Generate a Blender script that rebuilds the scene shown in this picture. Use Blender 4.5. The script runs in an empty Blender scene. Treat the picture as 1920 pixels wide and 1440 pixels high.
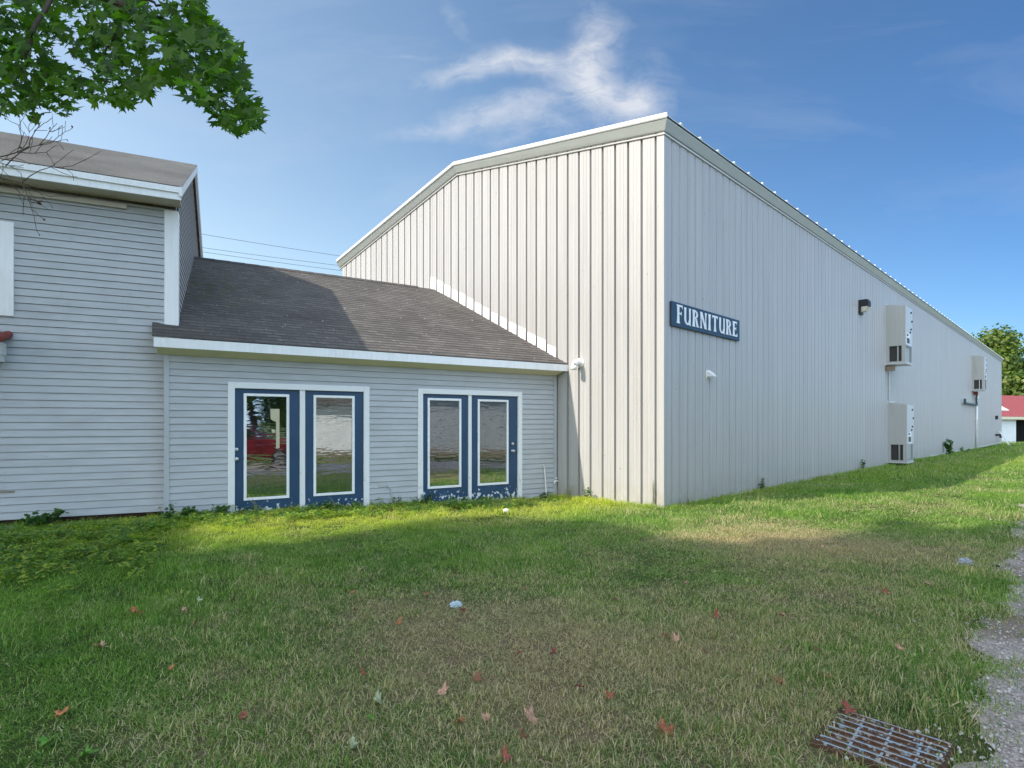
import bpy, math, random
import numpy as np
from mathutils import Vector, Matrix
random.seed(7); np.random.seed(7)
S = bpy.context.scene
COL = S.collection
F = 1081.0; CX = 960.0; HY = 795.0; ZC = 1.58      # focal length, centre, horizon (photo pixels), camera height
R = math.radians

# ---------------------------------------------------------------- helpers
def tag(o, label=None, cat=None, group=None, kind=None):
    if label: o['label'] = label
    if cat: o['category'] = cat
    if group: o['group'] = group
    if kind: o['kind'] = kind
    return o

def empty(name, loc=(0, 0, 0)):
    o = bpy.data.objects.new(name, None); COL.objects.link(o)
    o.location = loc; o.empty_display_size = 0.2
    return o

class MB:
    """collects geometry in world space and links it as one mesh object"""
    def __init__(s): s.v = []; s.f = []; s.uv = []; s.m = []
    def face(s, pts, uv=None, mi=0):
        b = len(s.v); s.v += [tuple(p) for p in pts]
        s.f.append(tuple(range(b, b + len(pts)))); s.m.append(mi)
        s.uv += list(uv) if uv else [(0, 0)] * len(pts)
    def box(s, fr, s0, s1, d0, d1, z0, z1, mi=0):
        P = lambda a, b, c: fr(a, b, c)
        c = [P(s0, d0, z0), P(s1, d0, z0), P(s1, d1, z0), P(s0, d1, z0), P(s0, d0, z1), P(s1, d0, z1), P(s1, d1, z1), P(s0, d1, z1)]
        b = len(s.v); s.v += c
        for q in ((0, 3, 2, 1), (4, 5, 6, 7), (0, 1, 5, 4), (1, 2, 6, 5), (2, 3, 7, 6), (3, 0, 4, 7)):
            s.f.append(tuple(b + i for i in q)); s.m.append(mi); s.uv += [(0, 0)] * 4
    def prism(s, fr_pts0, fr_pts1, mi=0):
        n = len(fr_pts0); b = len(s.v)
        s.v += [tuple(p) for p in fr_pts0] + [tuple(p) for p in fr_pts1]
        for i in range(n):
            j = (i + 1) % n
            s.f.append((b + i, b + j, b + n + j, b + n + i)); s.m.append(mi); s.uv += [(0, 0)] * 4
        s.f.append(tuple(b + i for i in reversed(range(n)))); s.m.append(mi); s.uv += [(0, 0)] * n
        s.f.append(tuple(b + n + i for i in range(n))); s.m.append(mi); s.uv += [(0, 0)] * n
    def tube(s, pts, rad, seg=8, mi=0, cap=True):
        pts = [Vector(p) for p in pts]
        if not hasattr(rad, '__len__'): rad = [rad] * len(pts)
        rings = []
        for i, p in enumerate(pts):
            a = pts[max(0, i - 1)]; c = pts[min(len(pts) - 1, i + 1)]
            t = (c - a).normalized()
            ref = Vector((0, 0, 1)) if abs(t.z) < .9 else Vector((1, 0, 0))
            x = t.cross(ref).normalized(); y = t.cross(x)
            b = len(s.v)
            for k in range(seg):
                an = 2 * math.pi * k / seg
                s.v.append(tuple(p + (x * math.cos(an) + y * math.sin(an)) * rad[i]))
            rings.append(b)
        for i in range(len(rings) - 1):
            for k in range(seg):
                k2 = (k + 1) % seg
                s.f.append((rings[i] + k, rings[i] + k2, rings[i + 1] + k2, rings[i + 1] + k)); s.m.append(mi); s.uv += [(0, 0)] * 4
        if cap:
            s.f.append(tuple(rings[0] + k for k in reversed(range(seg)))); s.m.append(mi); s.uv += [(0, 0)] * seg
            s.f.append(tuple(rings[-1] + k for k in range(seg))); s.m.append(mi); s.uv += [(0, 0)] * seg
    def build(s, name, mat, parent=None, smooth=False, fix=True, bevel=0):
        me = bpy.data.meshes.new(name)
        me.from_pydata(s.v, [], s.f)
        for m in (mat if isinstance(mat, (list, tuple)) else [mat]): me.materials.append(m)
        me.polygons.foreach_set('material_index', s.m)
        ul = me.uv_layers.new(name='uv')
        ul.data.foreach_set('uv', [c for q in s.uv for c in q])
        if fix:
            import bmesh
            bm = bmesh.new(); bm.from_mesh(me)
            bmesh.ops.recalc_face_normals(bm, faces=bm.faces); bm.to_mesh(me); bm.free()
        if smooth: me.polygons.foreach_set('use_smooth', [True] * len(me.polygons))
        o = bpy.data.objects.new(name, me); COL.objects.link(o)
        if parent:
            o.parent = parent
            root = parent
            off = Vector((0, 0, 0))
            while root is not None:
                off += root.location; root = root.parent
            me.transform(Matrix.Translation(-off))
        if bevel:
            b = o.modifiers.new('bevel', 'BEVEL'); b.width = bevel; b.segments = 2; b.limit_method = 'ANGLE'
        return o

def frame(o, u, n):
    """(along, outward, up) -> world"""
    return lambda s, d, z: (o[0] + u[0] * s + n[0] * d, o[1] + u[1] * s + n[1] * d, z)

def px_s(o, u, x):
    """distance along a wall line at which photo column x sees it"""
    k = (x - CX) / F
    return (k * o[1] - o[0]) / (u[0] - k * u[1])

# ---------------------------------------------------------------- materials
def mat(name):
    m = bpy.data.materials.new(name); m.use_nodes = True
    nt = m.node_tree; b = nt.nodes['Principled BSDF']
    return m, nt, b
def N(nt, t, **kw):
    n = nt.nodes.new(t)
    for k, v in kw.items(): setattr(n, k, v)
    return n
def L(nt, a, b): nt.links.new(a, b)
def ramp(nt, fac, stops, interp='LINEAR'):
    r = N(nt, 'ShaderNodeValToRGB'); r.color_ramp.interpolation = interp
    el = r.color_ramp.elements
    while len(el) < len(stops): el.new(0.5)
    for e, (p, c) in zip(el, stops):
        e.position = p; e.color = (c, c, c, 1) if not hasattr(c, '__len__') else (*c, 1)
    L(nt, fac, r.inputs[0]); return r.outputs[0]
def noise(nt, vec=None, scale=5, detail=4, rough=.5, dist=0):
    n = N(nt, 'ShaderNodeTexNoise'); n.inputs['Scale'].default_value = scale
    n.inputs['Detail'].default_value = detail; n.inputs['Roughness'].default_value = rough; n.inputs['Distortion'].default_value = dist
    if vec: L(nt, vec, n.inputs['Vector'])
    return n.outputs['Fac']
def mapping(nt, vec, scale=(1, 1, 1), rot=(0, 0, 0), loc=(0, 0, 0)):
    m = N(nt, 'ShaderNodeMapping'); m.inputs['Scale'].default_value = scale; m.inputs['Rotation'].default_value = rot; m.inputs['Location'].default_value = loc
    L(nt, vec, m.inputs['Vector']); return m.outputs[0]
def mix(nt, fac, a, b, blend='MIX'):
    m = N(nt, 'ShaderNodeMix', data_type='RGBA', blend_type=blend)
    for sock, v in ((m.inputs[0], fac), (m.inputs[6], a), (m.inputs[7], b)):
        if isinstance(v, (int, float)): sock.default_value = v
        elif isinstance(v, tuple): sock.default_value = (*v, 1)
        else: L(nt, v, sock)
    return m.outputs[2]
def math_(nt, op, a, b=None, c=None, clamp=False):
    m = N(nt, 'ShaderNodeMath', operation=op); m.use_clamp = clamp
    for i, v in enumerate((a, b, c)):
        if v is None: continue
        if isinstance(v, (int, float)): m.inputs[i].default_value = v
        else: L(nt, v, m.inputs[i])
    return m.outputs[0]
def bump(nt, b, h, strength=.3, dist=.01):
    n = N(nt, 'ShaderNodeBump'); n.inputs['Strength'].default_value = strength; n.inputs['Distance'].default_value = dist
    L(nt, h, n.inputs['Height']); L(nt, n.outputs[0], b.inputs['Normal'])
def pos(nt): return N(nt, 'ShaderNodeNewGeometry').outputs['Position']

def paint(name, col, rough=.5, var=.08, scale=3, streak=False, spec=.5, dirt=None):
    m, nt, b = mat(name); p = pos(nt)
    nz = noise(nt, mapping(nt, p, (6, 6, .35)) if streak else p, scale, 5, .6)
    lo = tuple(c * (1 - var) for c in col); hi = tuple(min(1, c * (1 + var)) for c in col)
    c = mix(nt, ramp(nt, nz, [(.3, 0), (.7, 1)]), lo, hi)
    if dirt:
        n2 = noise(nt, mapping(nt, p, (1, 1, .5)), 1.7, 8, .7)
        c = mix(nt, ramp(nt, n2, [(.52, 0), (.8, dirt[1])]), c, dirt[0])
    L(nt, c, b.inputs['Base Color'])
    b.inputs['Roughness'].default_value = rough; b.inputs['Specular IOR Level'].default_value = spec
    bump(nt, b, noise(nt, p, 60, 3), .08, .004)
    return m

M = {}
def panel_mat():
    m, nt, b = mat('panel_paint'); p = pos(nt); col = (.435, .427, .42)
    st = noise(nt, mapping(nt, p, (5, 5, .16)), 1.6, 6, .65)
    c = mix(nt, ramp(nt, st, [(.3, 0), (.72, 1)]), tuple(x * 1.06 for x in col), tuple(x * .86 for x in col))
    z = N(nt, 'ShaderNodeSeparateXYZ'); L(nt, p, z.inputs[0])
    mud = math_(nt, 'MULTIPLY', ramp(nt, z.outputs['Z'], [(.0, 1), (.55, 0)]), ramp(nt, noise(nt, p, 5, 6, .7), [(.35, 0), (.7, .7)]))
    c = mix(nt, mud, c, (.30, .27, .21))
    n2 = noise(nt, mapping(nt, p, (1, 1, .35)), 1.1, 9, .72); c = mix(nt, ramp(nt, n2, [(.54, 0), (.78, .35)]), c, (.36, .345, .32))
    sc = N(nt, 'ShaderNodeTexVoronoi'); sc.inputs['Scale'].default_value = 2.6; L(nt, p, sc.inputs['Vector'])
    c = mix(nt, ramp(nt, sc.outputs['Distance'], [(.03, .5), (.055, 0)]), c, (.16, .15, .14))
    L(nt, c, b.inputs['Base Color']); b.inputs['Roughness'].default_value = .34
    bump(nt, b, noise(nt, mapping(nt, p, (1, 1, .5)), 1.9, 3, .5), .25, .035)
    return m
M['panel'] = panel_mat()
M['panel_old'] = paint('panel_paint', (.47, .455, .435), .32, .03, 1.2, True, .5, ((.42, .40, .36), .35))
M['panel_trim'] = paint('panel_trim_paint', (.50, .53, .525), .38, .04, 2)
M['panel_cap'] = paint('panel_cap_paint', (.58, .585, .58), .35, .04, 2)
M['white'] = paint('white_paint', (.85, .85, .85), .5, .05, 4, True, .4, ((.5, .47, .41), .4))
M['cream'] = paint('cream_paint', (.72, .66, .46), .6, .05, 3, False, .3)
M['soffit'] = paint('soffit_paint', (.56, .50, .43), .7, .06, 3, False, .3)
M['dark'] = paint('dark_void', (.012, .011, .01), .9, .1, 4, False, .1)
M['soilboard'] = paint('rotten_sill_wood', (.045, .028, .018), .9, .4, 9, False, .2)
M['metal'] = paint('bare_metal', (.55, .55, .54), .3, .1, 8); M['metal'].node_tree.nodes['Principled BSDF'].inputs['Metallic'].default_value = .8
M['unit'] = paint('unit_enamel', (.43, .44, .42), .4, .05, 2, True, .4, ((.30, .26, .20), .3))
M['unit_face'] = paint('unit_face_enamel', (.56, .57, .58), .4, .06, 3, True)
M['grille'] = paint('grille_metal', (.05, .05, .048), .5, .3, 30)
M['black'] = paint('black_metal', (.012, .014, .018), .45, .1, 5)
M['flash'] = paint('flashing_metal', (.80, .79, .81), .4, .05, 5, True)
M['pvc'] = paint('white_pvc', (.82, .82, .80), .4, .03, 5)
M['wire'] = paint('cable_rubber', (.03, .03, .035), .7, .1, 5)
M['wood'] = paint('weathered_wood', (.26, .21, .16), .85, .25, 12)

def siding_mat(name, col):
    m, nt, b = mat(name); p = pos(nt)
    uv = N(nt, 'ShaderNodeUVMap').outputs[0]
    vr = noise(nt, mapping(nt, uv, (.25, 1, 1)), 9.0, 2)
    c = mix(nt, ramp(nt, vr, [(.3, 0), (.7, 1)]), tuple(x * .93 for x in col), tuple(x * 1.06 for x in col))
    n2 = noise(nt, p, 1.3, 8, .7)
    c = mix(nt, ramp(nt, n2, [(.5, 0), (.85, .4)]), c, (.30, .29, .27))
    n3 = noise(nt, mapping(nt, uv, (1.2, 6, 1)), 4.0, 3, .4)
    c = mix(nt, ramp(nt, n3, [(.735, 0), (.76, .75)]), c, (.36, .33, .26))
    L(nt, c, b.inputs['Base Color']); b.inputs['Roughness'].default_value = .62; b.inputs['Specular IOR Level'].default_value = .3
    bump(nt, b, noise(nt, mapping(nt, uv, (2, 40, 1)), 6, 4), .12, .004)
    return m
M['siding'] = siding_mat('grey_clapboard_paint', (.445, .46, .475))

def shingle_mat(name, dk, lt, moss=0):
    m, nt, b = mat(name); uv = N(nt, 'ShaderNodeUVMap').outputs[0]; p = pos(nt)
    br = N(nt, 'ShaderNodeTexBrick'); L(nt, uv, br.inputs['Vector'])
    br.inputs['Scale'].default_value = 1; br.inputs['Brick Width'].default_value = .22; br.inputs['Row Height'].default_value = .14
    br.inputs['Mortar Size'].default_value = .012; br.inputs['Mortar Smooth'].default_value = .3; br.inputs['Color1'].default_value = (0, 0, 0, 1); br.inputs['Color2'].default_value = (1, 1, 1, 1)
    br.inputs['Mortar'].default_value = (.0, .0, .0, 1); br.inputs['Bias'].default_value = 0  # dark tab joints; row lines also paint the shadow below each course
    bl = noise(nt, mapping(nt, uv, (1, 2.2, 1)), 2.6, 5, .65)
    f = math_(nt, 'MULTIPLY_ADD', br.outputs['Color'], .75, math_(nt, 'MULTIPLY', bl, .4), clamp=True)
    c = mix(nt, f, dk, lt)
    g = noise(nt, p, 220, 2); c = mix(nt, ramp(nt, g, [(.35, .0), (.75, .5)]), c, tuple(x * 1.8 for x in lt))
    w = noise(nt, p, .8, 4); c = mix(nt, ramp(nt, w, [(.4, 0), (.7, .35)]), c, tuple(x * .6 for x in dk))
    if moss:
        geo = N(nt, 'ShaderNodeVectorMath', operation='DISTANCE'); L(nt, p, geo.inputs[0]); geo.inputs[1].default_value = (-6.0, 11.0, 4.0)
        near = ramp(nt, math_(nt, 'DIVIDE', geo.outputs['Value'], 2.2), [(0, 1), (1, 0)])
        mm = math_(nt, 'MULTIPLY', near, ramp(nt, noise(nt, p, 9, 6, .7), [(.5, 0), (.62, 1)]))
        c = mix(nt, mm, c, (.075, .062, .018))
        sp = ramp(nt, noise(nt, p, 17, 2, .3), [(.735, 0), (.755, 1)])
        c = mix(nt, math_(nt, 'MULTIPLY', sp, .8), c, (.4, .4, .38))
    L(nt, c, b.inputs['Base Color']); b.inputs['Roughness'].default_value = .9; b.inputs['Specular IOR Level'].default_value = .25
    bump(nt, b, math_(nt, 'ADD', br.outputs['Fac'], g), .35, .004)
    return m
M['shingle'] = shingle_mat('brown_shingles', (.042, .038, .036), (.140, .125, .112), 1)
M['shingle_house'] = shingle_mat('weathered_shingles', (.075, .07, .064), (.31, .29, .265))
M['red_tile'] = paint('red_clay_tile', (.22, .035, .025), .6, .3, 14)

def door_mat():
    m, nt, b = mat('blue_door_paint'); p = pos(nt)
    z = N(nt, 'ShaderNodeSeparateXYZ'); L(nt, p, z.inputs[0])
    nz = noise(nt, p, 14, 4, .55)
    zz = math_(nt, 'MULTIPLY_ADD', z.outputs['Z'], -.55, .20)
    chips = ramp(nt, math_(nt, 'ADD', nz, zz), [(.672, 0), (.684, 1)])
    low = ramp(nt, z.outputs['Z'], [(.30, 1), (.36, 0)])
    c = mix(nt, ramp(nt, noise(nt, p, 2.5, 5), [(.3, 0), (.7, 1)]), (.016, .052, .112), (.022, .068, .14))
    c = mix(nt, math_(nt, 'MULTIPLY', chips, low), c, (.62, .64, .66))
    L(nt, c, b.inputs['Base Color']); b.inputs['Roughness'].default_value = .42
    return m
M['door'] = door_mat()
def peel_white():
    m, nt, b = mat('peeling_white_paint'); p = pos(nt)
    z = N(nt, 'ShaderNodeSeparateXYZ'); L(nt, p, z.inputs[0])
    nz = noise(nt, mapping(nt, p, (1, 1, .4)), 22, 4, .6)
    f = ramp(nt, math_(nt, 'ADD', nz, math_(nt, 'MULTIPLY', z.outputs['Z'], -.10)), [(.55, 0), (.60, 1)])
    c = mix(nt, math_(nt, 'MULTIPLY', f, .7), (.76, .77, .77), (.36, .34, .30))
    L(nt, c, b.inputs['Base Color']); b.inputs['Roughness'].default_value = .55
    return m
M['peel'] = peel_white()

def glass_mat():
    m, nt, b = mat('window_glass')
    g = N(nt, 'ShaderNodeBsdfGlossy'); g.inputs['Roughness'].default_value = .01; g.inputs['Color'].default_value = (.80, .87, .92, 1)
    b.inputs['Base Color'].default_value = (.012, .014, .014, 1); b.inputs['Roughness'].default_value = .05
    bp = N(nt, 'ShaderNodeBump'); bp.inputs['Strength'].default_value = .016; bp.inputs['Distance'].default_value = .05
    L(nt, noise(nt, mapping(nt, pos(nt), (1.2, 1.2, 7)), 2.6, 2, .4, .6), bp.inputs['Height']); L(nt, bp.outputs[0], g.inputs['Normal'])
    ms = N(nt, 'ShaderNodeMixShader'); ms.inputs[0].default_value = .52
    L(nt, b.outputs[0], ms.inputs[1]); L(nt, g.outputs[0], ms.inputs[2])
    L(nt, ms.outputs[0], nt.nodes['Material Output'].inputs['Surface'])
    return m
M['glass'] = glass_mat()
M['sign_blue'] = paint('sign_blue_paint', (.020, .055, .10), .45, .12, 4)
M['sign_white'] = paint('sign_white_paint', (.82, .84, .86), .5, .05, 6)
M['red_car'] = paint('red_car_paint', (.20, .012, .018), .2, .04, 3)
M['tyre'] = paint('tyre_rubber', (.015, .015, .015), .8, .2, 20)
M['shed_white'] = paint('shed_white_paint', (.80, .80, .79), .6, .05, 2)
M['shed_shade'] = paint('shed_shade_grey', (.36, .38, .40), .6, .08, 2)  # grey stands in for the shade on a white building
M['red_roof'] = paint('red_metal_roof', (.30, .07, .062), .45, .12, 5)
M['skylight'] = paint('translucent_roof_panel', (.70, .66, .62), .5, .05, 4)
M['bark'] = paint('bark', (.085, .065, .05), .95, .35, 18, True)
M['teal'] = paint('green_pipe_paint', (.05, .10, .10), .5, .2, 12)
M['rustred'] = paint('red_valve_paint', (.30, .05, .04), .5, .2, 12)

def leaf_mat(name, cols, trans=.45, rough=.45):
    m, nt, b = mat(name)
    rnd = N(nt, 'ShaderNodeAttribute'); rnd.attribute_name = 'rnd'
    f = rnd.outputs['Fac']
    n = len(cols)
    c = ramp(nt, f, [((i + .5) / n if n > 1 else 0, cols[i]) for i in range(n)])
    L(nt, c, b.inputs['Base Color']); b.inputs['Roughness'].default_value = rough; b.inputs['Specular IOR Level'].default_value = .35
    t = N(nt, 'ShaderNodeBsdfTranslucent')
    L(nt, mix(nt, .75, c, (1.5, 2.1, .35), 'MULTIPLY'), t.inputs['Color'])
    ms = N(nt, 'ShaderNodeMixShader'); ms.inputs[0].default_value = trans
    L(nt, b.outputs[0], ms.inputs[1]); L(nt, t.outputs[0], ms.inputs[2])
    L(nt, ms.outputs[0], nt.nodes['Material Output'].inputs['Surface'])
    return m
M['maple'] = leaf_mat('maple_leaf', [(.035, .085, .014), (.065, .14, .018), (.11, .20, .024), (.075, .15, .022)], .55)
M['far_leaf'] = leaf_mat('far_tree_leaf', [(.035, .07, .016), (.07, .12, .02), (.11, .16, .025), (.16, .19, .03)], .35)
M['weed'] = leaf_mat('weed_leaf', [(.03, .085, .018), (.05, .13, .02), (.08, .17, .025)], .4)
M['cover'] = leaf_mat('ground_cover_leaf', [(.05, .13, .028), (.09, .21, .03), (.18, .32, .04), (.40, .43, .06)], .4)
M['straw'] = leaf_mat('dry_stem', [(.26, .26, .12), (.20, .24, .08)], .2)

# dryness field shared by the lawn soil and the blades
def dry_field(nt):
    p = pos(nt)
    big = noise(nt, mapping(nt, p, (1, 1, 0)), .42, 5, .62, .3)
    d = N(nt, 'ShaderNodeVectorMath', operation='DISTANCE')
    L(nt, mapping(nt, p, (.55, 1, 0)), d.inputs[0]); d.inputs[1].default_value = (.35, 4.0, 0)
    near = ramp(nt, math_(nt, 'DIVIDE', d.outputs['Value'], 2.6), [(0, .29), (1, 0)])
    d2 = N(nt, 'ShaderNodeVectorMath', operation='DISTANCE')
    L(nt, mapping(nt, p, (.6, 1, 0)), d2.inputs[0]); d2.inputs[1].default_value = (2.6, 7.6, 0)
    near2 = ramp(nt, math_(nt, 'DIVIDE', d2.outputs['Value'], 2.4), [(0, .28), (1, 0)])
    x = N(nt, 'ShaderNodeSeparateXYZ'); L(nt, p, x.inputs[0])
    left = ramp(nt, math_(nt, 'MULTIPLY_ADD', x.outputs['X'], .14, 1.0), [(.0, -.16), (.9, -.02)])
    mid = noise(nt, mapping(nt, p, (1, 1, 0)), 2.3, 5, .65)
    big = math_(nt, 'ADD', math_(nt, 'MULTIPLY', big, .66), math_(nt, 'MULTIPLY', mid, .34))
    t = math_(nt, 'ADD', math_(nt, 'ADD', big, near), near2)
    # no negative stops in a ramp: subtract instead
    sub = ramp(nt, math_(nt, 'MULTIPLY_ADD', x.outputs['X'], -.16, .0), [(.1, 0), (.9, .12)])
    return math_(nt, 'SUBTRACT', t, sub)
LO_ = (-5.237, 8.71); LU_ = (.8519, .5237); LN_ = (.5237, -.8519)
def grass_mat():
    m, nt, b = mat('grass_blade')
    rnd = N(nt, 'ShaderNodeAttribute'); rnd.attribute_name = 'rnd'
    oi = N(nt, 'ShaderNodeObjectInfo')
    df = dry_field(nt)
    d = ramp(nt, math_(nt, 'ADD', df, math_(nt, 'MULTIPLY_ADD', rnd.outputs['Fac'], .34, math_(nt, 'MULTIPLY_ADD', oi.outputs['Random'], .12, -.23))), [(.52, 0), (.72, 1)])
    p = pos(nt)
    patch = noise(nt, mapping(nt, p, (1, 1, 0)), 1.1, 3, .5)
    g = mix(nt, ramp(nt, math_(nt, 'ADD', math_(nt, 'MULTIPLY', rnd.outputs['Fac'], .5), math_(nt, 'MULTIPLY', patch, .6)), [(.25, 0), (.8, 1)]), (.055, .155, .030), (.27, .44, .065))
    # yellow weedy grass by wing and hall corner; sunlit brightness put into the colour
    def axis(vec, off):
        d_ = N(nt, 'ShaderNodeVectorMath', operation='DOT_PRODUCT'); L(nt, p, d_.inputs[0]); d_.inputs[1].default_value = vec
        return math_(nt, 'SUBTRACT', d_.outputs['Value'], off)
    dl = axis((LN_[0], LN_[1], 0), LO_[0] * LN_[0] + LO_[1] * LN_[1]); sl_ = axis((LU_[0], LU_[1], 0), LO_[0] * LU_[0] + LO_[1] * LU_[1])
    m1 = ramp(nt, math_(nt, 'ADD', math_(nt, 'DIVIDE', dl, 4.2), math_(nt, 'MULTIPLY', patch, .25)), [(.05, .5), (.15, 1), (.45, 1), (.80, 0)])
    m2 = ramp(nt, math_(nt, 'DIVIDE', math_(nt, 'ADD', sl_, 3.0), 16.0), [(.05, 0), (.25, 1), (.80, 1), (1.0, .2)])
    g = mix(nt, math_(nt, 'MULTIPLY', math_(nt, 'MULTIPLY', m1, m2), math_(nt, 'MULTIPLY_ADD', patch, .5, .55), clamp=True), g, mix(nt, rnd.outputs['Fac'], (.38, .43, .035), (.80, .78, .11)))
    dr = mix(nt, rnd.outputs['Fac'], (.26, .20, .11), (.70, .59, .38))
    c = mix(nt, d, g, dr)
    L(nt, c, b.inputs['Base Color']); b.inputs['Roughness'].default_value = .55; b.inputs['Specular IOR Level'].default_value = .3
    t = N(nt, 'ShaderNodeBsdfTranslucent'); L(nt, mix(nt, .8, c, (1.5, 1.8, .6), 'MULTIPLY'), t.inputs['Color'])
    ms = N(nt, 'ShaderNodeMixShader'); ms.inputs[0].default_value = .4
    L(nt, b.outputs[0], ms.inputs[1]); L(nt, t.outputs[0], ms.inputs[2])
    L(nt, ms.outputs[0], nt.nodes['Material Output'].inputs['Surface'])
    return m
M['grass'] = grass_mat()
def lawn_mat():
    m, nt, b = mat('lawn_soil'); p = pos(nt)
    df = dry_field(nt)
    fine = noise(nt, p, 45, 4, .7)
    d = ramp(nt, math_(nt, 'ADD', df, math_(nt, 'MULTIPLY_ADD', fine, .3, -.15)), [(.50, 0), (.70, 1)])
    g = mix(nt, fine, (.030, .052, .014), (.085, .12, .028))
    dr = mix(nt, fine, (.11, .08, .045), (.30, .235, .14))
    L(nt, mix(nt, d, g, dr), b.inputs['Base Color']); b.inputs['Roughness'].default_value = .95; b.inputs['Specular IOR Level'].default_value = .1
    bump(nt, b, fine, .8, .03)
    return m
M['lawn'] = lawn_mat()
def gravel_mat():
    m, nt, b = mat('gravel_drive'); p = pos(nt)
    v = N(nt, 'ShaderNodeTexVoronoi'); v.inputs['Scale'].default_value = 95; L(nt, p, v.inputs['Vector'])
    st = ramp(nt, v.outputs['Color'], [(.1, (.22, .18, .15)), (.55, (.43, .36, .315)), (.9, (.58, .50, .44)), (.98, (.80, .74, .68))])
    big = noise(nt, p, .9, 5, .6)
    dirt = ramp(nt, big, [(.46, 0), (.6, 1)])
    asp = mix(nt, noise(nt, p, 130, 3, .7), (.17, .13, .10), (.34, .27, .215))
    L(nt, mix(nt, dirt, st, asp), b.inputs['Base Color']); b.inputs['Roughness'].default_value = .9; b.inputs['Specular IOR Level'].default_value = .2
    bump(nt, b, math_(nt, 'ADD', v.outputs['Distance'], noise(nt, p, 20, 4)), .7, .012)
    return m
M['gravel'] = gravel_mat()
M['stone'] = leaf_mat('loose_stone', [(.28, .26, .23), (.42, .40, .37), (.60, .58, .54)], 0, .85)
def grate_mat():
    m, nt, b = mat('rusty_blue_iron'); p = pos(nt)
    n1 = noise(nt, p, 11, 5, .65); n2 = noise(nt, p, 40, 4, .6)
    c = mix(nt, ramp(nt, n1, [(.42, 0), (.55, 1)]), (.30, .42, .50), (.36, .33, .30))
    g = N(nt, 'ShaderNodeNewGeometry'); sz = N(nt, 'ShaderNodeSeparateXYZ'); L(nt, g.outputs['True Normal'], sz.inputs[0])
    side = ramp(nt, sz.outputs['Z'], [(.3, .22), (.8, .02)])
    c = mix(nt, ramp(nt, math_(nt, 'ADD', n2, side), [(.60, 0), (.68, 1)]), c, (.10, .048, .025))
    L(nt, c, b.inputs['Base Color']); b.inputs['Roughness'].default_value = .75
    bump(nt, b, n2, .4, .004)
    return m
M['grate'] = grate_mat()
M['rust'] = paint('rusty_iron', (.085, .042, .022), .9, .45, 25)
M['bulb'] = paint('lamp_lens', (.62, .58, .48), .15, .1, 10)

# ---------------------------------------------------------------- site frames
HC = (-5.199, 8.95); HU = (.9018, .4321); HN = (.4321, -.9018)     # house: front right corner, along the front, outward
LO = (-5.237, 8.71); LU = (.8519, .5237); LN = (.5237, -.8519)     # low wing: left end of its front wall
MO = (2.816, 10.68); MU = (.7100, .7042); MN = (.7042, -.7100)     # metal hall: near corner, along its long wall, outward
H = frame(HC, HU, HN); LW = frame(LO, LU, LN); MS = frame(MO, MU, MN)
MG = frame(MO, (-MN[0], -MN[1]), (-MU[0], -MU[1]))                 # along the gable wall, outward to the left
sun_az = Vector((-1, -.43)).normalized(); SUN_EL = R(41)
SUN = Vector((sun_az.x * math.cos(SUN_EL), sun_az.y * math.cos(SUN_EL), math.sin(SUN_EL)))
def sm(t): t = max(0, min(1, t)); return t * t * (3 - 2 * t)
def gz(x, y):
    """height of the ground"""
    z = .15 * sm((.8 - x) / 5.0) * sm((y - 1.0) / 7.0)
    z -= .45 * sm((y - 18) / 45)
    z += .012 * math.sin(x * 1.7 + y * .9) * math.sin(y * 1.3 - x * .6)
    return z
def ground_px(x, y):
    """ground point seen at photo pixel (x, y)"""
    z = 0
    for _ in range(6):
        Y = (ZC - z) * F / (y - HY); X = (x - CX) / F * Y; z = gz(X, Y)
    return X, Y, z

# drive: strip along its own line
DO = (2.1, 2.75); DU = (.679, .734); DN = (.734, -.679)
def drive_edge(t):     # ragged inner edge, metres outward
    return .06 * math.sin(t * 2.1 + .4) + .05 * math.sin(t * 4.7 + 1.2) + .035 * math.sin(t * 9.3) + .03 * math.sin(t * 17.1) - .03
def drive_co(x, y):
    dx, dy = x - DO[0], y - DO[1]
    return dx * DU[0] + dy * DU[1], dx * DN[0] + dy * DN[1]
def in_drive(x, y, m=0):
    t, d = drive_co(x, y); return drive_edge(t) + .02 + m < d < 4.2

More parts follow.
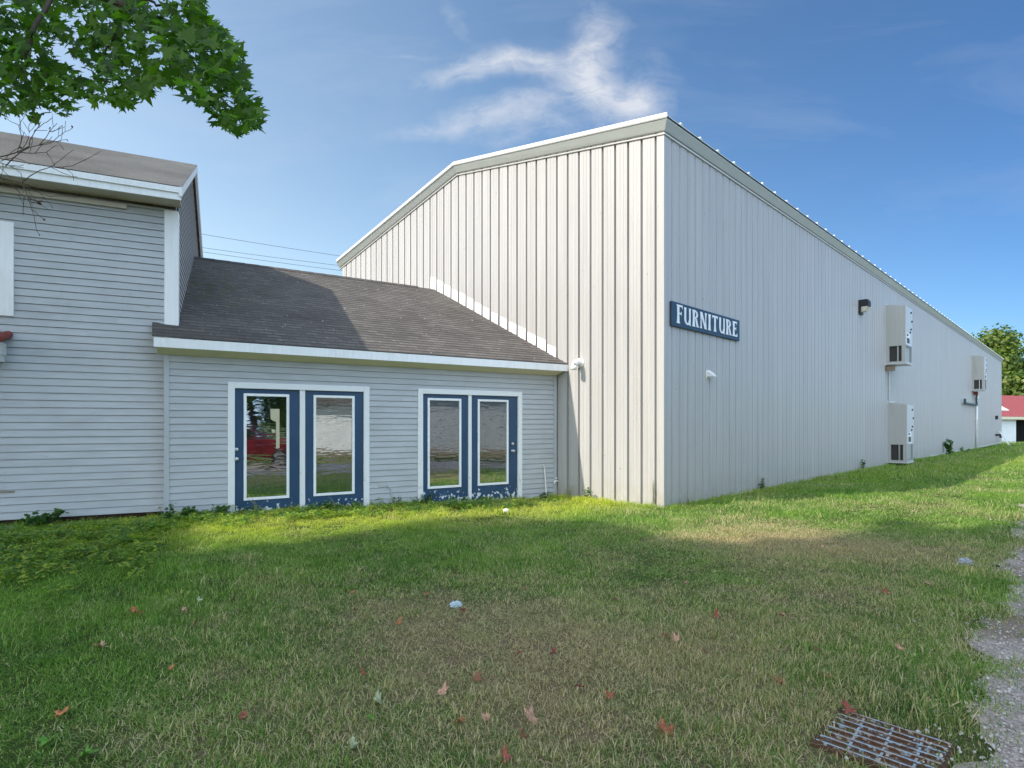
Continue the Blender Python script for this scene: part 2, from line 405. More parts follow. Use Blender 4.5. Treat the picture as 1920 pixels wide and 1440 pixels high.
# ---------------------------------------------------------------- ground
def build_ground():
    def axis(lo, hi, a, b, fine, growth=1.25):
        out = list(np.arange(a, b + 1e-6, fine)); st = fine; v = a
        while v > lo: st *= growth; v -= st; out.insert(0, v)
        st = fine; v = b
        while v < hi: st *= growth; v += st; out.append(v)
        return out
    xs = axis(-900, 900, -9, 12, .3); ys = axis(-900, 900, 0, 16, .3)
    v = [(x, y, gz(x, y)) for y in ys for x in xs]; nx = len(xs)
    f = [(j * nx + i, j * nx + i + 1, (j + 1) * nx + i + 1, (j + 1) * nx + i) for j in range(len(ys) - 1) for i in range(nx - 1)]
    me = bpy.data.meshes.new('ground'); me.from_pydata(v, [], f); me.materials.append(M['lawn'])
    me.polygons.foreach_set('use_smooth', [True] * len(me.polygons))
    o = bpy.data.objects.new('ground', me); COL.objects.link(o); tag(o, kind='structure')
    mb = MB(); ts = np.arange(-26, 62, .12)
    prev = None
    for t in ts:
        e = drive_edge(t) + .05
        row = []
        for d in (e, e + .25, e + .9, 2.2, 3.2, 4.3 + .15 * math.sin(t * 2.3) + .1 * math.sin(t * 5.1)):
            x = DO[0] + DU[0] * t + DN[0] * d; y = DO[1] + DU[1] * t + DN[1] * d
            row.append((x, y, gz(x, y) + .008 + .012 * sm((d - e) / .8)))
        if prev:
            for k in range(len(row) - 1): mb.face([prev[k], row[k], row[k + 1], prev[k + 1]])
        prev = row
    o = mb.build('gravel_drive', M['gravel'], smooth=True); tag(o, kind='structure')
build_ground()

# ---------------------------------------------------------------- scatter by geometry nodes (uncountable ground stuff only)
def scatter(name, pts, objs, label):
    me = bpy.data.meshes.new(name); me.from_pydata([p[0] for p in pts], [], [])
    a = me.attributes.new('rot', 'FLOAT_VECTOR', 'POINT'); a.data.foreach_set('vector', [c for p in pts for c in p[1]])
    a = me.attributes.new('scl', 'FLOAT_VECTOR', 'POINT'); a.data.foreach_set('vector', [c for p in pts for c in p[2]])
    a = me.attributes.new('idx', 'INT', 'POINT'); a.data.foreach_set('value', [p[3] for p in pts])
    o = bpy.data.objects.new(name, me); COL.objects.link(o); tag(o, label, None, None, 'stuff')
    c = bpy.data.collections.new(name + '_source')
    for ob in objs: c.objects.link(ob)
    ng = bpy.data.node_groups.new(name, 'GeometryNodeTree')
    ng.interface.new_socket('Geometry', in_out='INPUT', socket_type='NodeSocketGeometry')
    ng.interface.new_socket('Geometry', in_out='OUTPUT', socket_type='NodeSocketGeometry')
    gi = ng.nodes.new('NodeGroupInput'); go = ng.nodes.new('NodeGroupOutput')
    ci = ng.nodes.new('GeometryNodeCollectionInfo'); ci.inputs[0].default_value = c
    ci.inputs['Separate Children'].default_value = True; ci.inputs['Reset Children'].default_value = True
    ip = ng.nodes.new('GeometryNodeInstanceOnPoints'); ip.inputs['Pick Instance'].default_value = True
    def na(nm, ty):
        n = ng.nodes.new('GeometryNodeInputNamedAttribute'); n.data_type = ty; n.inputs[0].default_value = nm
        return n.outputs['Attribute']
    ng.links.new(gi.outputs[0], ip.inputs['Points']); ng.links.new(ci.outputs[0], ip.inputs['Instance'])
    ng.links.new(na('idx', 'INT'), ip.inputs['Instance Index'])
    e2r = ng.nodes.new('FunctionNodeEulerToRotation'); ng.links.new(na('rot', 'FLOAT_VECTOR'), e2r.inputs[0])
    ng.links.new(e2r.outputs[0], ip.inputs['Rotation'])
    ng.links.new(na('scl', 'FLOAT_VECTOR'), ip.inputs['Scale']); ng.links.new(ip.outputs[0], go.inputs[0])
    md = o.modifiers.new('scatter', 'NODES'); md.node_group = ng
    return o

def mesh_obj(name, v, f, rnd, m, link=False, smooth=False):
    me = bpy.data.meshes.new(name); me.from_pydata(v, [], f); me.materials.append(m)
    a = me.attributes.new('rnd', 'FLOAT', 'FACE'); a.data.foreach_set('value', rnd)
    if smooth: me.polygons.foreach_set('use_smooth', [True] * len(me.polygons))
    o = bpy.data.objects.new(name, me)
    if link: COL.objects.link(o)
    return o

def tuft(k, nbl, rad, h0, h1, w):
    rg = random.Random(100 + k); v = []; f = []; r = []
    for _ in range(nbl):
        a = rg.uniform(0, 6.283); q = rad * math.sqrt(rg.random()); bx, by = q * math.cos(a), q * math.sin(a)
        h = rg.uniform(h0, h1); la = rg.uniform(0, 6.283); lean = rg.uniform(.3, 1.5) * h
        dx, dy = math.cos(la), math.sin(la); px, py = -dy * w * rg.uniform(.6, 1.2), dx * w * rg.uniform(.6, 1.2)
        b = len(v); rr = rg.random()
        for t, ww in ((0, 1), (.45, .85), (.8, .5)):
            lx = lean * t * t; z = h * (t - .25 * t * t * (lean / h))
            v += [(bx + dx * lx - px * ww, by + dy * lx - py * ww, z), (bx + dx * lx + px * ww, by + dy * lx + py * ww, z)]
        v.append((bx + dx * lean, by + dy * lean, h * (1 - .3 * lean / h)))
        f += [(b, b + 1, b + 3, b + 2), (b + 2, b + 3, b + 5, b + 4), (b + 4, b + 5, b + 6)]; r += [rr] * 3
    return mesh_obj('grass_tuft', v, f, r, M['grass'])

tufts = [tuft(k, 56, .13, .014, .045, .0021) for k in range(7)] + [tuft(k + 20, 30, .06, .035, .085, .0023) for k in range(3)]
def inside_building(x, y):
    for (o, u, n, a, b, dep) in ((HC, HU, HN, -14, 0, -.02), (LO, LU, LN, 0, 7.6, -.02), (MO, MU, MN, 0, 56, -.02)):
        dx, dy = x - o[0], y - o[1]; s = dx * u[0] + dy * u[1]; d = dx * n[0] + dy * n[1]
        if a < s < b and d < dep: return True
    return False
GRATE_O = ground_px(1577, 1333); GRATE_U = MN; GRATE_V = (-MU[0], -MU[1]); GW, GH = .50, .47
def in_grate(x, y):
    dx, dy = x - GRATE_O[0], y - GRATE_O[1]; a = dx * GRATE_U[0] + dy * GRATE_U[1]; b = dx * GRATE_V[0] + dy * GRATE_V[1]
    return -.01 < a < GW + .01 and -.01 < b < GH + .01
def cover_zone(x, y):
    """broad-leaved weeds spread along the house and the low wing"""
    dx, dy = x - HC[0], y - HC[1]; dh = dx * HN[0] + dy * HN[1]; sh = dx * HU[0] + dy * HU[1]
    dx, dy = x - LO[0], y - LO[1]; dl = dx * LN[0] + dy * LN[1]; sl = dx * LU[0] + dy * LU[1]
    if sl < 0: return max(0, 1 - abs(dh - 1.3) / 1.3, .55 * (1 - abs(dh - 2.2) / 2.0))
    return max(0, 1 - max(0, dl - .35) / 1.15) * max(0, 1 - sl / 7.4) ** .4 if sl < 7.2 else 0
rg = random.Random(3); gp = []; cp = []
def lawn_band(y0, y1, dens, sc, xl=None, xr=None):
    area_x0 = lambda y: -.93 * y - .6; area_x1 = lambda y: .93 * y + .6
    n = int((y1 - y0) * (area_x1((y0 + y1) / 2) - area_x0((y0 + y1) / 2)) * dens)
    for _ in range(n):
        y = math.sqrt(rg.uniform(y0 * y0, y1 * y1)); x = rg.uniform(area_x0(y), area_x1(y))
        if inside_building(x, y) or in_grate(x, y): continue
        if in_drive(x, y, abs(rg.gauss(0, .14)) - .07): continue
        c = cover_zone(x, y)
        if rg.random() < c * .45: continue
        s = sc * rg.uniform(.75, 1.3); tall = rg.random() < .07
        lift = 1.0 + .45 * math.sin(x * 1.3 + 2) * math.sin(y * 1.1 + x * .4)
        t, d = drive_co(x, y)
        if abs(d - drive_edge(t)) < .3: lift *= 1.15; tall = tall or rg.random() < .25
        gp.append(((x, y, gz(x, y) - .004), (rg.gauss(0, .12), rg.gauss(0, .12), rg.uniform(0, 6.28)), (s, s, s * lift * rg.uniform(.8, 1.2)), 7 + rg.randrange(3) if tall else rg.randrange(7)))
lawn_band(1.9, 5, 290, .95); lawn_band(5, 9, 170, 1.1); lawn_band(9, 16, 60, 1.6); lawn_band(16, 32, 16, 2.6); lawn_band(32, 70, 3, 4.5)
for _ in range(900):    # lawn right behind and beside the camera, for the door glass
    x, y = rg.uniform(-6, 9), rg.uniform(-4, 1.9)
    if in_drive(x, y): continue
    gp.append(((x, y, gz(x, y)), (0, 0, rg.uniform(0, 6.28)), (1.6, 1.6, 1.3), rg.randrange(7)))
# longer unmown fringe along the walls of the hall
for _ in range(420):
    t = rg.uniform(0, 1) ** 1.6 * 40; d = rg.uniform(.02, .22)
    x, y, _z = MS(t, d, 0); gp.append(((x, y, gz(x, y)), (rg.gauss(0, .2), rg.gauss(0, .2), rg.uniform(0, 6.28)), (1.2, 1.2, rg.uniform(1, 2.0)), 7 + rg.randrange(3)))
for _ in range(130):
    t = rg.uniform(0, 3); d = rg.uniform(.02, .35)
    x, y, _z = MG(t, d, 0); gp.append(((x, y, gz(x, y)), (rg.gauss(0, .2), rg.gauss(0, .2), rg.uniform(0, 6.28)), (1.3, 1.3, rg.uniform(1, 2.3)), 7 + rg.randrange(3)))
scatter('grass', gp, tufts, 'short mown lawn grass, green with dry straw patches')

def cover_tuft(k):
    rg = random.Random(500 + k); v = []; f = []; r = []
    for _ in range(16):
        a = rg.uniform(0, 6.283); q = .11 * math.sqrt(rg.random()); cx, cy = q * math.cos(a), q * math.sin(a); cz = rg.uniform(.02, .075)
        base = rg.uniform(0, 6.28); rr = rg.random()
        for j in range(3):      # three leaflets
            an = base + j * 2.09; s = rg.uniform(.016, .028); ux, uy = math.cos(an), math.sin(an); px, py = -uy, ux; dz = rg.uniform(-.5, .25)
            b = len(v)
            v += [(cx, cy, cz), (cx + ux * s * .7 + px * s * .55, cy + uy * s * .7 + py * s * .55, cz + dz * s * .6), (cx + ux * s * 1.5, cy + uy * s * 1.5, cz + dz * s * 1.4), (cx + ux * s * .7 - px * s * .55, cy + uy * s * .7 - py * s * .55, cz + dz * s * .6)]
            f.append((b, b + 1, b + 2, b + 3)); r.append(min(1, max(0, rr + rg.gauss(0, .1))))
    return mesh_obj('cover_tuft', v, f, r, M['cover'])
for _ in range(24000):
    y = rg.uniform(3.8, 12.6); x = rg.uniform(-9.5, 2)
    if x < -.95 * y - .4 or inside_building(x, y): continue
    brk = .55 + .6 * math.sin(x * 2.7 + math.sin(y * 3.1) * 1.4) * math.sin(y * 2.9 + x) + .3 * math.sin(x * 7.3 - y * 5.1)
    if rg.random() < cover_zone(x, y) * max(.08, brk):
        s = rg.choice((.45, .6, .75, .9, 1.25)) * rg.uniform(.8, 1.2)
        cp.append(((x, y, gz(x, y)), (rg.gauss(0, .15), rg.gauss(0, .15), rg.uniform(0, 6.28)), (s, s, s * rg.uniform(.6, 1.5)), rg.randrange(5)))
scatter('ground_cover', cp, [cover_tuft(k) for k in range(5)], 'low broad-leaved weeds spreading along the house and blue doors')

def stone(k):
    rg = random.Random(900 + k); import bmesh
    bm = bmesh.new(); bmesh.ops.create_icosphere(bm, subdivisions=1, radius=.5)
    for vv in bm.verts: vv.co *= rg.uniform(.75, 1.15)
    v = [(p.co.x, p.co.y * .8, p.co.z * .55) for p in bm.verts]; f = [tuple(q.index for q in p.verts) for p in bm.faces]; bm.free()
    return mesh_obj('stone', v, f, [rg.random()] * len(f), M['stone'])
sp = []
for _ in range(5200):
    t = rg.uniform(-1, 9) if rg.random() < .8 else rg.uniform(9, 25); d = drive_edge(t) + .02 + (rg.gauss(.12, .22) if rg.random() < .45 else abs(rg.gauss(0, .8)))
    if d > 4: continue
    x = DO[0] + DU[0] * t + DN[0] * d; y = DO[1] + DU[1] * t + DN[1] * d; s = rg.choice((.008, .01, .013, .016, .022)) * rg.uniform(.7, 1.5)
    sp.append(((x, y, gz(x, y) + .018), (rg.uniform(0, 6), rg.uniform(-.3, .3), rg.uniform(0, 6)), (s, s, s), rg.randrange(4)))
for _ in range(1100):   # drip-line gravel under the house wall
    s_ = rg.uniform(-2.6, .0); d = rg.uniform(.05, .34); x, y, _z = H(s_, d, 0); s = rg.uniform(.012, .03)
    sp.append(((x, y, gz(x, y) + .004), (rg.uniform(0, 6), 0, rg.uniform(0, 6)), (s, s, s), rg.randrange(4)))
scatter('loose_gravel', sp, [stone(k) for k in range(4)], 'loose grey stones on the drive and along the house wall')

# ---------------------------------------------------------------- clapboards and shingles
def clapboards(mb, fr, intervals, z0, z1, exp=.105, thick=.014, top=None):
    """saw-tooth courses; intervals(za, zb) -> list of (s0, s1)"""
    z = z0; i = 0
    while z < z1 - .004:
        zb = min(z + exp, z1)
        iv = []
        for (a, b) in intervals(z, zb):
            c = a + random.uniform(.4, 4.0)
            while c < b - .3: iv.append((a, c - .0025)); a = c; c += random.uniform(2.2, 4.4)
            iv.append((a, b))
        for (a, b) in iv:
            off = random.uniform(0, 30)
            zl = z + .007; w1, w2 = random.uniform(-.002, .002), random.uniform(-.002, .002)
            ta = [fr(a, thick, zl + w1), fr(b, thick, zl + w2), fr(b, .001, zb), fr(a, .001, zb)]
            mb.face(ta, [(a + off, i * .37), (b + off, i * .37), (b + off, i * .37 + .1), (a + off, i * .37 + .1)])
            mb.face([fr(a, -.016, zl), fr(b, -.016, zl), fr(b, thick, zl + w2), fr(a, thick, zl + w1)], [(a, i)] * 4)
            mb.face([fr(a, -.016, z), fr(b, -.016, z), fr(b, -.016, zl), fr(a, -.016, zl)], [(a, i)] * 4)
            mb.face([fr(a, .001, z), fr(b, .001, z), fr(b, -.016, z), fr(a, -.016, z)], [(a, i)] * 4)
        z = zb; i += 1

def shingles(mb, P, v1, s_of, exp=.14, thick=.016):
    """P(s, v, lift) -> world; courses step up the slope"""
    v = 0; i = 0
    while v < v1 - .005:
        vb = min(v + exp, v1); a, b = s_of(v)
        n = max(1, int((b - a) / 1.5)); cuts = np.linspace(a, b, n + 1)
        jit = [random.uniform(-.004, .004) for _ in cuts]
        for k in range(n):
            c, d = cuts[k], cuts[k + 1]
            mb.face([P(c, v + jit[k], thick), P(d, v + jit[k + 1], thick), P(d, vb, .0005), P(c, vb, .0005)], [(c, v + .0001), (d, v + .0001), (d, vb), (c, vb)])
            mb.face([P(c, v + jit[k], -.004), P(d, v + jit[k + 1], -.004), P(d, v + jit[k + 1], thick), P(c, v + jit[k], thick)], [(c, v), (d, v), (d, v), (c, v)])
        v = vb; i += 1

# ---------------------------------------------------------------- HOUSE (two storeys, left)
house = empty('house', (HC[0] - 3, HC[1] - 1.4, .1))
tag(house, 'two storey grey clapboard house with white corner board and shingled gable roof', 'house')
HW = 3.25; HRZ = 6.95; HEZ = 4.88; HD = 2 * HW; HLEN = 13.0
mb = MB(); clapboards(mb, H, lambda a, b: [(-HLEN, -.17 if b > 2.9 else .0)], .235, 4.90); mb.face([H(-HLEN, -.0175, .235), H(0, -.0175, .235), H(0, -.0175, 4.9), H(-HLEN, -.0175, 4.9)]); mb.build('front_wall', M['siding'], house, fix=False)
# gable side wall
HS = frame(HC, (-HN[0], -HN[1]), HU)       # along the side going back, outward to the right
OV = .42; EH = 5.13; slope_h = .488; HRZ = EH + slope_h * (HW + OV) - .06
def side_iv(za, zb):
    zz = (za + zb) / 2 + .06
    if zz < EH + slope_h * OV: return [(.14, HD)]
    k = (zz - EH) / slope_h - OV
    return [(k, HD - k)] if HD - 2 * k > .05 else []
mb = MB(); clapboards(mb, HS, side_iv, .235, HRZ - .02); mb.face([HS(.02, -.0175, .235), HS(HD, -.0175, .235), HS(HD, -.0175, EH - .1), HS(HD / 2, -.0175, HRZ - .05), HS(.02, -.0175, EH - .1)]); mb.build('side_wall', M['siding'], house, fix=False)
mb = MB(); mb.box(H, -HLEN, 0.0, -HD, -.03, .0, .235); mb.build('foundation', M['soilboard'], house)
# corner board
mb = MB(); mb.box(H, -.17, .022, -.13, .022, 2.45, 4.875); mb.build('corner_board', M['white'], house, bevel=.004)
# roof
def HR(s, v, l):      # up the front slope; v measured along the slope from the eave edge
    ln = math.hypot(1, slope_h); h = v / ln
    return H(s + 0, OV - h - l * slope_h / ln, EH + h * slope_h + l / ln)
ln_h = math.hypot(1, slope_h) * (HW + OV)
mb = MB(); shingles(mb, HR, ln_h, lambda v: (-HLEN, .10), .14, .026)
e0 = HR(0, 0, 0); zr = HR(0, ln_h, 0)[2]
def HB(s, v, l):
    p = H(s, -HW - v / math.hypot(1, slope_h), zr - v * slope_h / math.hypot(1, slope_h)); return (p[0], p[1], p[2] + l)
mb.face([HB(-HLEN, 0, 0), HB(.10, 0, 0), HB(.10, ln_h, 0), HB(-HLEN, ln_h, 0)], [(0, 0), (9, 0), (9, 4), (0, 4)])
roofh = mb.build('roof', M['shingle_house'], house, fix=False)
# fascia boards (two steps) and soffit
ez = HR(0, 0, 0)[2]
mb = MB(); mb.box(H, -HLEN, .10, OV - .03, OV - .004, ez - .10, ez - .012); mb.box(H, -HLEN, .085, OV - .055, OV - .028, ez - .20, ez - .094); mb.build('fascia', M['white'], house, bevel=.003)
mb = MB(); mb.box(H, -HLEN, .06, .0, OV - .055, ez - .19, ez - .17); mb.box(H, -HLEN, -.65, .012, .06, 4.80, 4.86); mb.build('soffit', M['soffit'], house)
# rake boards on the gable end
mb = MB()
for sgn in (0, 1):
    q = []
    for (d, z) in ((OV, ez - .01), (-HW, zr - .01), (-HW, zr - .15), (OV, ez - .15)):
        dd = d if sgn == 0 else -2 * HW - d
        q.append((dd, z))
    mb.prism([H(.055, d, z) for d, z in q], [H(.098, d, z) for d, z in q])
mb.build('rake_board', M['white'], house)
# window at the left edge of the view
win = empty('window', H(-3.9, .02, 3)); win.parent = house; win.location = Vector(H(-3.9, .02, 3)) - house.location
sL = px_s(HC, HU, 27)
mb = MB(); mb.box(H, sL - .28, sL, .0, .035, 3.09, 4.40); mb.box(H, sL - 1.42, sL - 1.14, .0, .035, 3.09, 4.40)
mb.box(H, sL - 1.14, sL - .28, .0, .034, 4.24, 4.40); mb.box(H, sL - 1.14, sL - .28, .0, .045, 3.09, 3.2); mb.build('frame', M['white'], win)
mb = MB(); mb.box(H, sL - 1.14, sL - .28, .002, .014, 3.2, 4.24); mb.build('pane', M['glass'], win)
# small canopy with red tiles
can = empty('canopy', H(-4, .2, 2.6)); can.parent = house; can.location = Vector(H(-4, .2, 2.6)) - house.location
sC = px_s(HC, HU, 14)
mb = MB(); mb.box(H, sC - 2.2, sC - .03, .0, .36, 2.44, 2.62); mb.box(H, sC - 2.2, sC - .01, .0, .38, 2.53, 2.70); mb.build('fascia_box', M['white'], can, bevel=.004)
mb = MB()
for k in range(18):
    s0 = sC + .06 - k * .13
    mb.tube([H(s0 - .05, .43, 2.715), H(s0 - .05, .0, 2.83)], .055, 10)
mb.build('tile_roof', M['red_tile'], can, smooth=False)
# peeled clapboard stick-outs are in the paint; a split board near the sill
mb = MB(); s1 = px_s(HC, HU, 28); mb.box(H, s1 - .8, s1, .012, .017, .62, .645); mb.build('split_board', M['wood'], house)

# ---------------------------------------------------------------- LOW WING with the blue doors
wing = empty('low_wing', (LW(3.5, 0, .05))); tag(wing, 'low grey clapboard wing with two pairs of blue glass doors under a brown shingle roof', 'building')
dxy = (MO[0] - LO[0], MO[1] - LO[1]); LLEN = (dxy[0] * MU[0] + dxy[1] * MU[1]) / (LU[0] * MU[0] + LU[1] * MU[1])
sx = lambda x: px_s(LO, LU, x)
p1a, p1b, p2a, p2b = sx(427), sx(692), sx(783), sx(978)
ZT = 2.248
def wing_iv(za, zb):
    zz = (za + zb) / 2
    if zz > ZT - .02: return [(.05, LLEN - .10)]
    return [(.05, p1a + .02), (p1b - .02, p2a + .02), (p2b - .02, LLEN - .10)]
mb = MB(); clapboards(mb, LW, wing_iv, .0, 2.70)
for (a_, b_, z_) in ((.05, p1a + .02, 0), (p1b - .02, p2a + .02, 0), (p2b - .02, LLEN - .1, 0), (p1a + .02, p1b - .02, ZT - .02), (p2a + .02, p2b - .02, ZT - .02)): mb.face([LW(a_, -.0175, z_), LW(b_, -.0175, z_), LW(b_, -.0175, 2.7), LW(a_, -.0175, 2.7)])
mb.build('front_wall', M['siding'], wing, fix=False)
mb = MB(); mb.box(LW, -.02, .05, -.45, .02, .0, 2.69); mb.build('corner_trim', M['siding'], wing)
mb = MB(); mb.box(LW, LLEN - .10, LLEN - .02, -.03, .018, .0, 2.69); mb.build('corner_trim', M['siding'], wing)
mb = MB(); mb.box(LW, .05, LLEN - .1, -.08, -.002, -.2, .03); mb.build('foundation', M['soilboard'], wing)
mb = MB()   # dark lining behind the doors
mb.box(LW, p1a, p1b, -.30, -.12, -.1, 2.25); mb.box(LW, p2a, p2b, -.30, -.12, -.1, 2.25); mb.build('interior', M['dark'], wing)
EOV = .30; EZ = 2.86; RISE = .523; RV = 4.22
def LR(s, v, l):
    ln = math.hypot(1, RISE); h = v / ln
    return LW(s, EOV - h - l * RISE / ln, EZ + h * RISE + l / ln)
lnl = math.hypot(1, RISE) * (RV + EOV)
mb = MB(); shingles(mb, LR, lnl, lambda v: (-.17, LLEN + .45 - .30 * v))
zr2 = EZ + (RV + EOV) * RISE
mb.face([LW(-.17, -RV, zr2), LW(LLEN, -RV, zr2), LW(LLEN, -2 * RV, zr2 - RV * RISE), LW(-.17, -2 * RV, zr2 - RV * RISE)], [(0, 0), (7, 0), (7, 4), (0, 4)])
mb.build('roof', M['shingle'], wing, fix=False)
mb = MB()
for k in range(26):
    s0 = -2 + k * .3
    mb.prism([LW(s0, -RV + .12, zr2 - .05), LW(s0, -RV, zr2 + .022), LW(s0, -RV - .12, zr2 - .05)], [LW(s0 + .295, -RV + .12, zr2 - .045), LW(s0 + .295, -RV, zr2 + .028), LW(s0 + .295, -RV - .12, zr2 - .045)])
mb.build('ridge_cap', M['shingle'], wing)
mb = MB(); mb.box(LW, -.15, LLEN + .35, EOV - .035, EOV - .006, EZ - .155, EZ - .012); mb.build('fascia', M['white'], wing, bevel=.003)
mb = MB(); mb.prism([LW(-.11, EOV - .037, EZ - .155), LW(-.11, EOV - .037, EZ - .135), LW(-.11, .012, EZ - .10), LW(-.11, .012, EZ - .235)],
                    [LW(LLEN - .02, EOV - .037, EZ - .155), LW(LLEN - .02, EOV - .037, EZ - .135), LW(LLEN - .02, .012, EZ - .10), LW(LLEN - .02, .012, EZ - .235)]); mb.build('soffit', M['cream'], wing)
# white flashing stepped over the hall panels
mb = MB()
gb0, gz0 = 2.50, 2.88; gb1, gz1 = 6.98, 5.235; gs = (gz1 - gz0) / (gb1 - gb0)
PAN = .3048
k0 = math.ceil((gb0 - .15 - .10) / PAN)
for k in range(8, 24):
    a = .15 + k * PAN + .035; b = a + PAN - .055
    if a < gb0 - .02 or a > gb1: continue
    tl = random.uniform(-.004, .012)
    za, zb = gz0 + (a - gb0) * gs, gz0 + (b - gb0) * gs; hh = random.uniform(.29, .34)
    sl = gs * .8
    f0 = [MG(a, .012, za - .04), MG(b, .012, zb - .04), MG(b, .010, za + hh + (b - a) * sl), MG(a, .010 + tl, za + hh)]
    f1 = [MG(a, .02 + tl, za - .04), MG(b, .02, zb - .04), MG(b, .013, za + hh + (b - a) * sl), MG(a, .014 + tl, za + hh)]
    mb.prism(f0, f1)
mb.build('flashing', M['flash'], wing)

def door_pair(outer, leaves, glasses, knob_x, name_lab):
    """frame with two leaves, each a child with glass, glazing bead and hardware"""
    a, b = sx(outer[0]), sx(outer[1])
    mb = MB(); mb.box(LW, a, a + .10, -.06, .03, -.02, ZT); mb.box(LW, b - .10, b, -.06, .03, -.02, ZT); mb.box(LW, a + .10, b - .10, -.06, .031, ZT - .095, ZT)
    m0, m1 = sx(leaves[0][1]), sx(leaves[1][0])
    mb.box(LW, m0, m1, -.06, .012, .0, ZT - .095); mb.build('door_frame', M['peel'], wing, bevel=.004)
    mb = MB(); mb.box(LW, a + .1, b - .1, -.06, .05, -.03, .045); mb.build('threshold', M['metal'], wing)
    for i in (0, 1):
        l0 = (a + .10) if i == 0 else m1; l1 = m0 if i == 0 else (b - .10)
        g0, g1 = sx(glasses[i][0]), sx(glasses[i][1]); zb, zt = .345, 2.075
        mb = MB(); D0, D1 = -.05, -.012
        mb.box(LW, l0 + .004, g0 + .02, D0, D1, .05, ZT - .098); mb.box(LW, g1 - .02, l1 - .004, D0, D1, .05, ZT - .098)
        mb.box(LW, g0 + .02, g1 - .02, D0, D1, .05, zb + .02); mb.box(LW, g0 + .02, g1 - .02, D0, D1, zt - .02, ZT - .098)
        dr = mb.build('door', M['door'], wing)
        mb = MB(); w = .042
        mb.box(LW, g0, g0 + w, D1 - .004, D1 + .016, zb, zt); mb.box(LW, g1 - w, g1, D1 - .004, D1 + .016, zb, zt)
        mb.box(LW, g0 + w, g1 - w, D1 - .004, D1 + .0155, zb, zb + w); mb.box(LW, g0 + w, g1 - w, D1 - .004, D1 + .0155, zt - w, zt)
        mb.build('glazing_bead', M['white'], dr, bevel=.003)
        mb = MB(); mb.box(LW, g0 + .03, g1 - .03, -.034, -.020, zb + .03, zt - .03); mb.build('glass', M['glass'], dr)
        if knob_x[i] is not None:
            k = sx(knob_x[i])
            for nm, z, r in (('deadbolt', 1.17, .03), ('knob', 1.02, .026)):
                mb = MB()
                if nm == 'knob': mb.tube([LW(k, D1, z), LW(k, D1 + .008, z), LW(k, D1 + .009, z), LW(k, D1 + .03, z), LW(k, D1 + .036, z), LW(k, D1 + .06, z), LW(k, D1 + .07, z)], [.034, .034, .014, .014, .027, .03, .018], 14)
                else: mb.tube([LW(k, D1, z), LW(k, D1 + .02, z), LW(k, D1 + .024, z)], [.032, .03, .022], 14)
                mb.build(nm, M['metal'], dr, smooth=True)
door_pair((427, 692), ((440, 562), (572, 683)), ((457, 542.5), (588, 665)), (443.5, None), 'left')
door_pair((783, 978), ((790, 878), (884, 966)), ((802, 865), (896, 953.5)), (None, 961.5), 'right')
# notice taped inside the leftmost door: a torn strip of paper
mb = MB(); c = sx(516)
a, b = sx(507), sx(524.5); q = [(a, 1.83), (b, 1.83), (b, 1.18), (sx(518), 1.17), (sx(518), 1.62), (sx(513), 1.63), (sx(508), 1.66)]
mb.prism([LW(s, -.0195, z) for s, z in q], [LW(s, -.0185, z) for s, z in q])
q = [(sx(509.5), 1.50), (sx(516.8), 1.48), (sx(516.8), 1.435), (sx(510), 1.44)]
mb.prism([LW(s, -.0195, z) for s, z in q], [LW(s, -.0185, z) for s, z in q])
pap = mb.build('torn_paper', paint('aged_paper', (.52, .48, .32), .8, .06, 8)); tag(pap, 'torn cream paper strip stuck on the glass of the leftmost blue door', 'paper')

# ---------------------------------------------------------------- METAL HALL
hall = empty('metal_hall', (MS(8, -4, 0))); tag(hall, 'large off-white ribbed metal hall with low gable roof and long shaded side wall', 'building')
GWID = 12.0; GL = 55.8; EAVE = 7.02; RIDGE = 8.10; EAVE2 = 6.87
def gtop(b):
    e = EAVE if b < GWID / 2 else EAVE2
    return e + (RIDGE - e) * (1 - abs(b - GWID / 2) / (GWID / 2))
def ribbed(mb, fr, length, top, start=.15, bottom=-.1, dep=.058, sl=.007, wd=.052):
    """flat pans with deep narrow recessed grooves every foot and two shallow stiffening ribs"""
    prof = [(0, 0)]; s = start
    while s < length - .12:
        prof += [(s, 0), (s + sl, -dep), (s + wd - sl, -dep), (s + wd, 0)]
        for c in (.125, .205): prof += [(s + c, 0), (s + c + .006, .005), (s + c + .022, .005), (s + c + .028, 0)]
        s += PAN
    prof = [p for p in prof if p[0] < length]; prof.append((length, 0))
    for (a, da), (b, db) in zip(prof[:-1], prof[1:]):
        mb.face([fr(a, da, bottom), fr(b, db, bottom), fr(b, db, top(b)), fr(a, da, top(a))])
mb = MB(); ribbed(mb, MG, GWID, lambda b: gtop(b) - .02); mb.build('gable_wall', M['panel'], hall, fix=False)
mb = MB(); ribbed(mb, MS, GL, lambda b: EAVE - .02, .26, -.1, .032, .016, .05); mb.build('side_wall', M['panel'], hall, fix=False)
# far walls
mb = MB(); FE = frame(MS(GL, 0, 0)[:2], (-MN[0], -MN[1]), MU); ribbed(mb, FE, GWID, lambda b: gtop(b) - .02)
RB = frame(MG(GWID, 0, 0)[:2], MU, (-MN[0], -MN[1])); ribbed(mb, RB, GL, lambda b: EAVE2 - .02); mb.build('rear_wall', M['panel'], hall, fix=False)
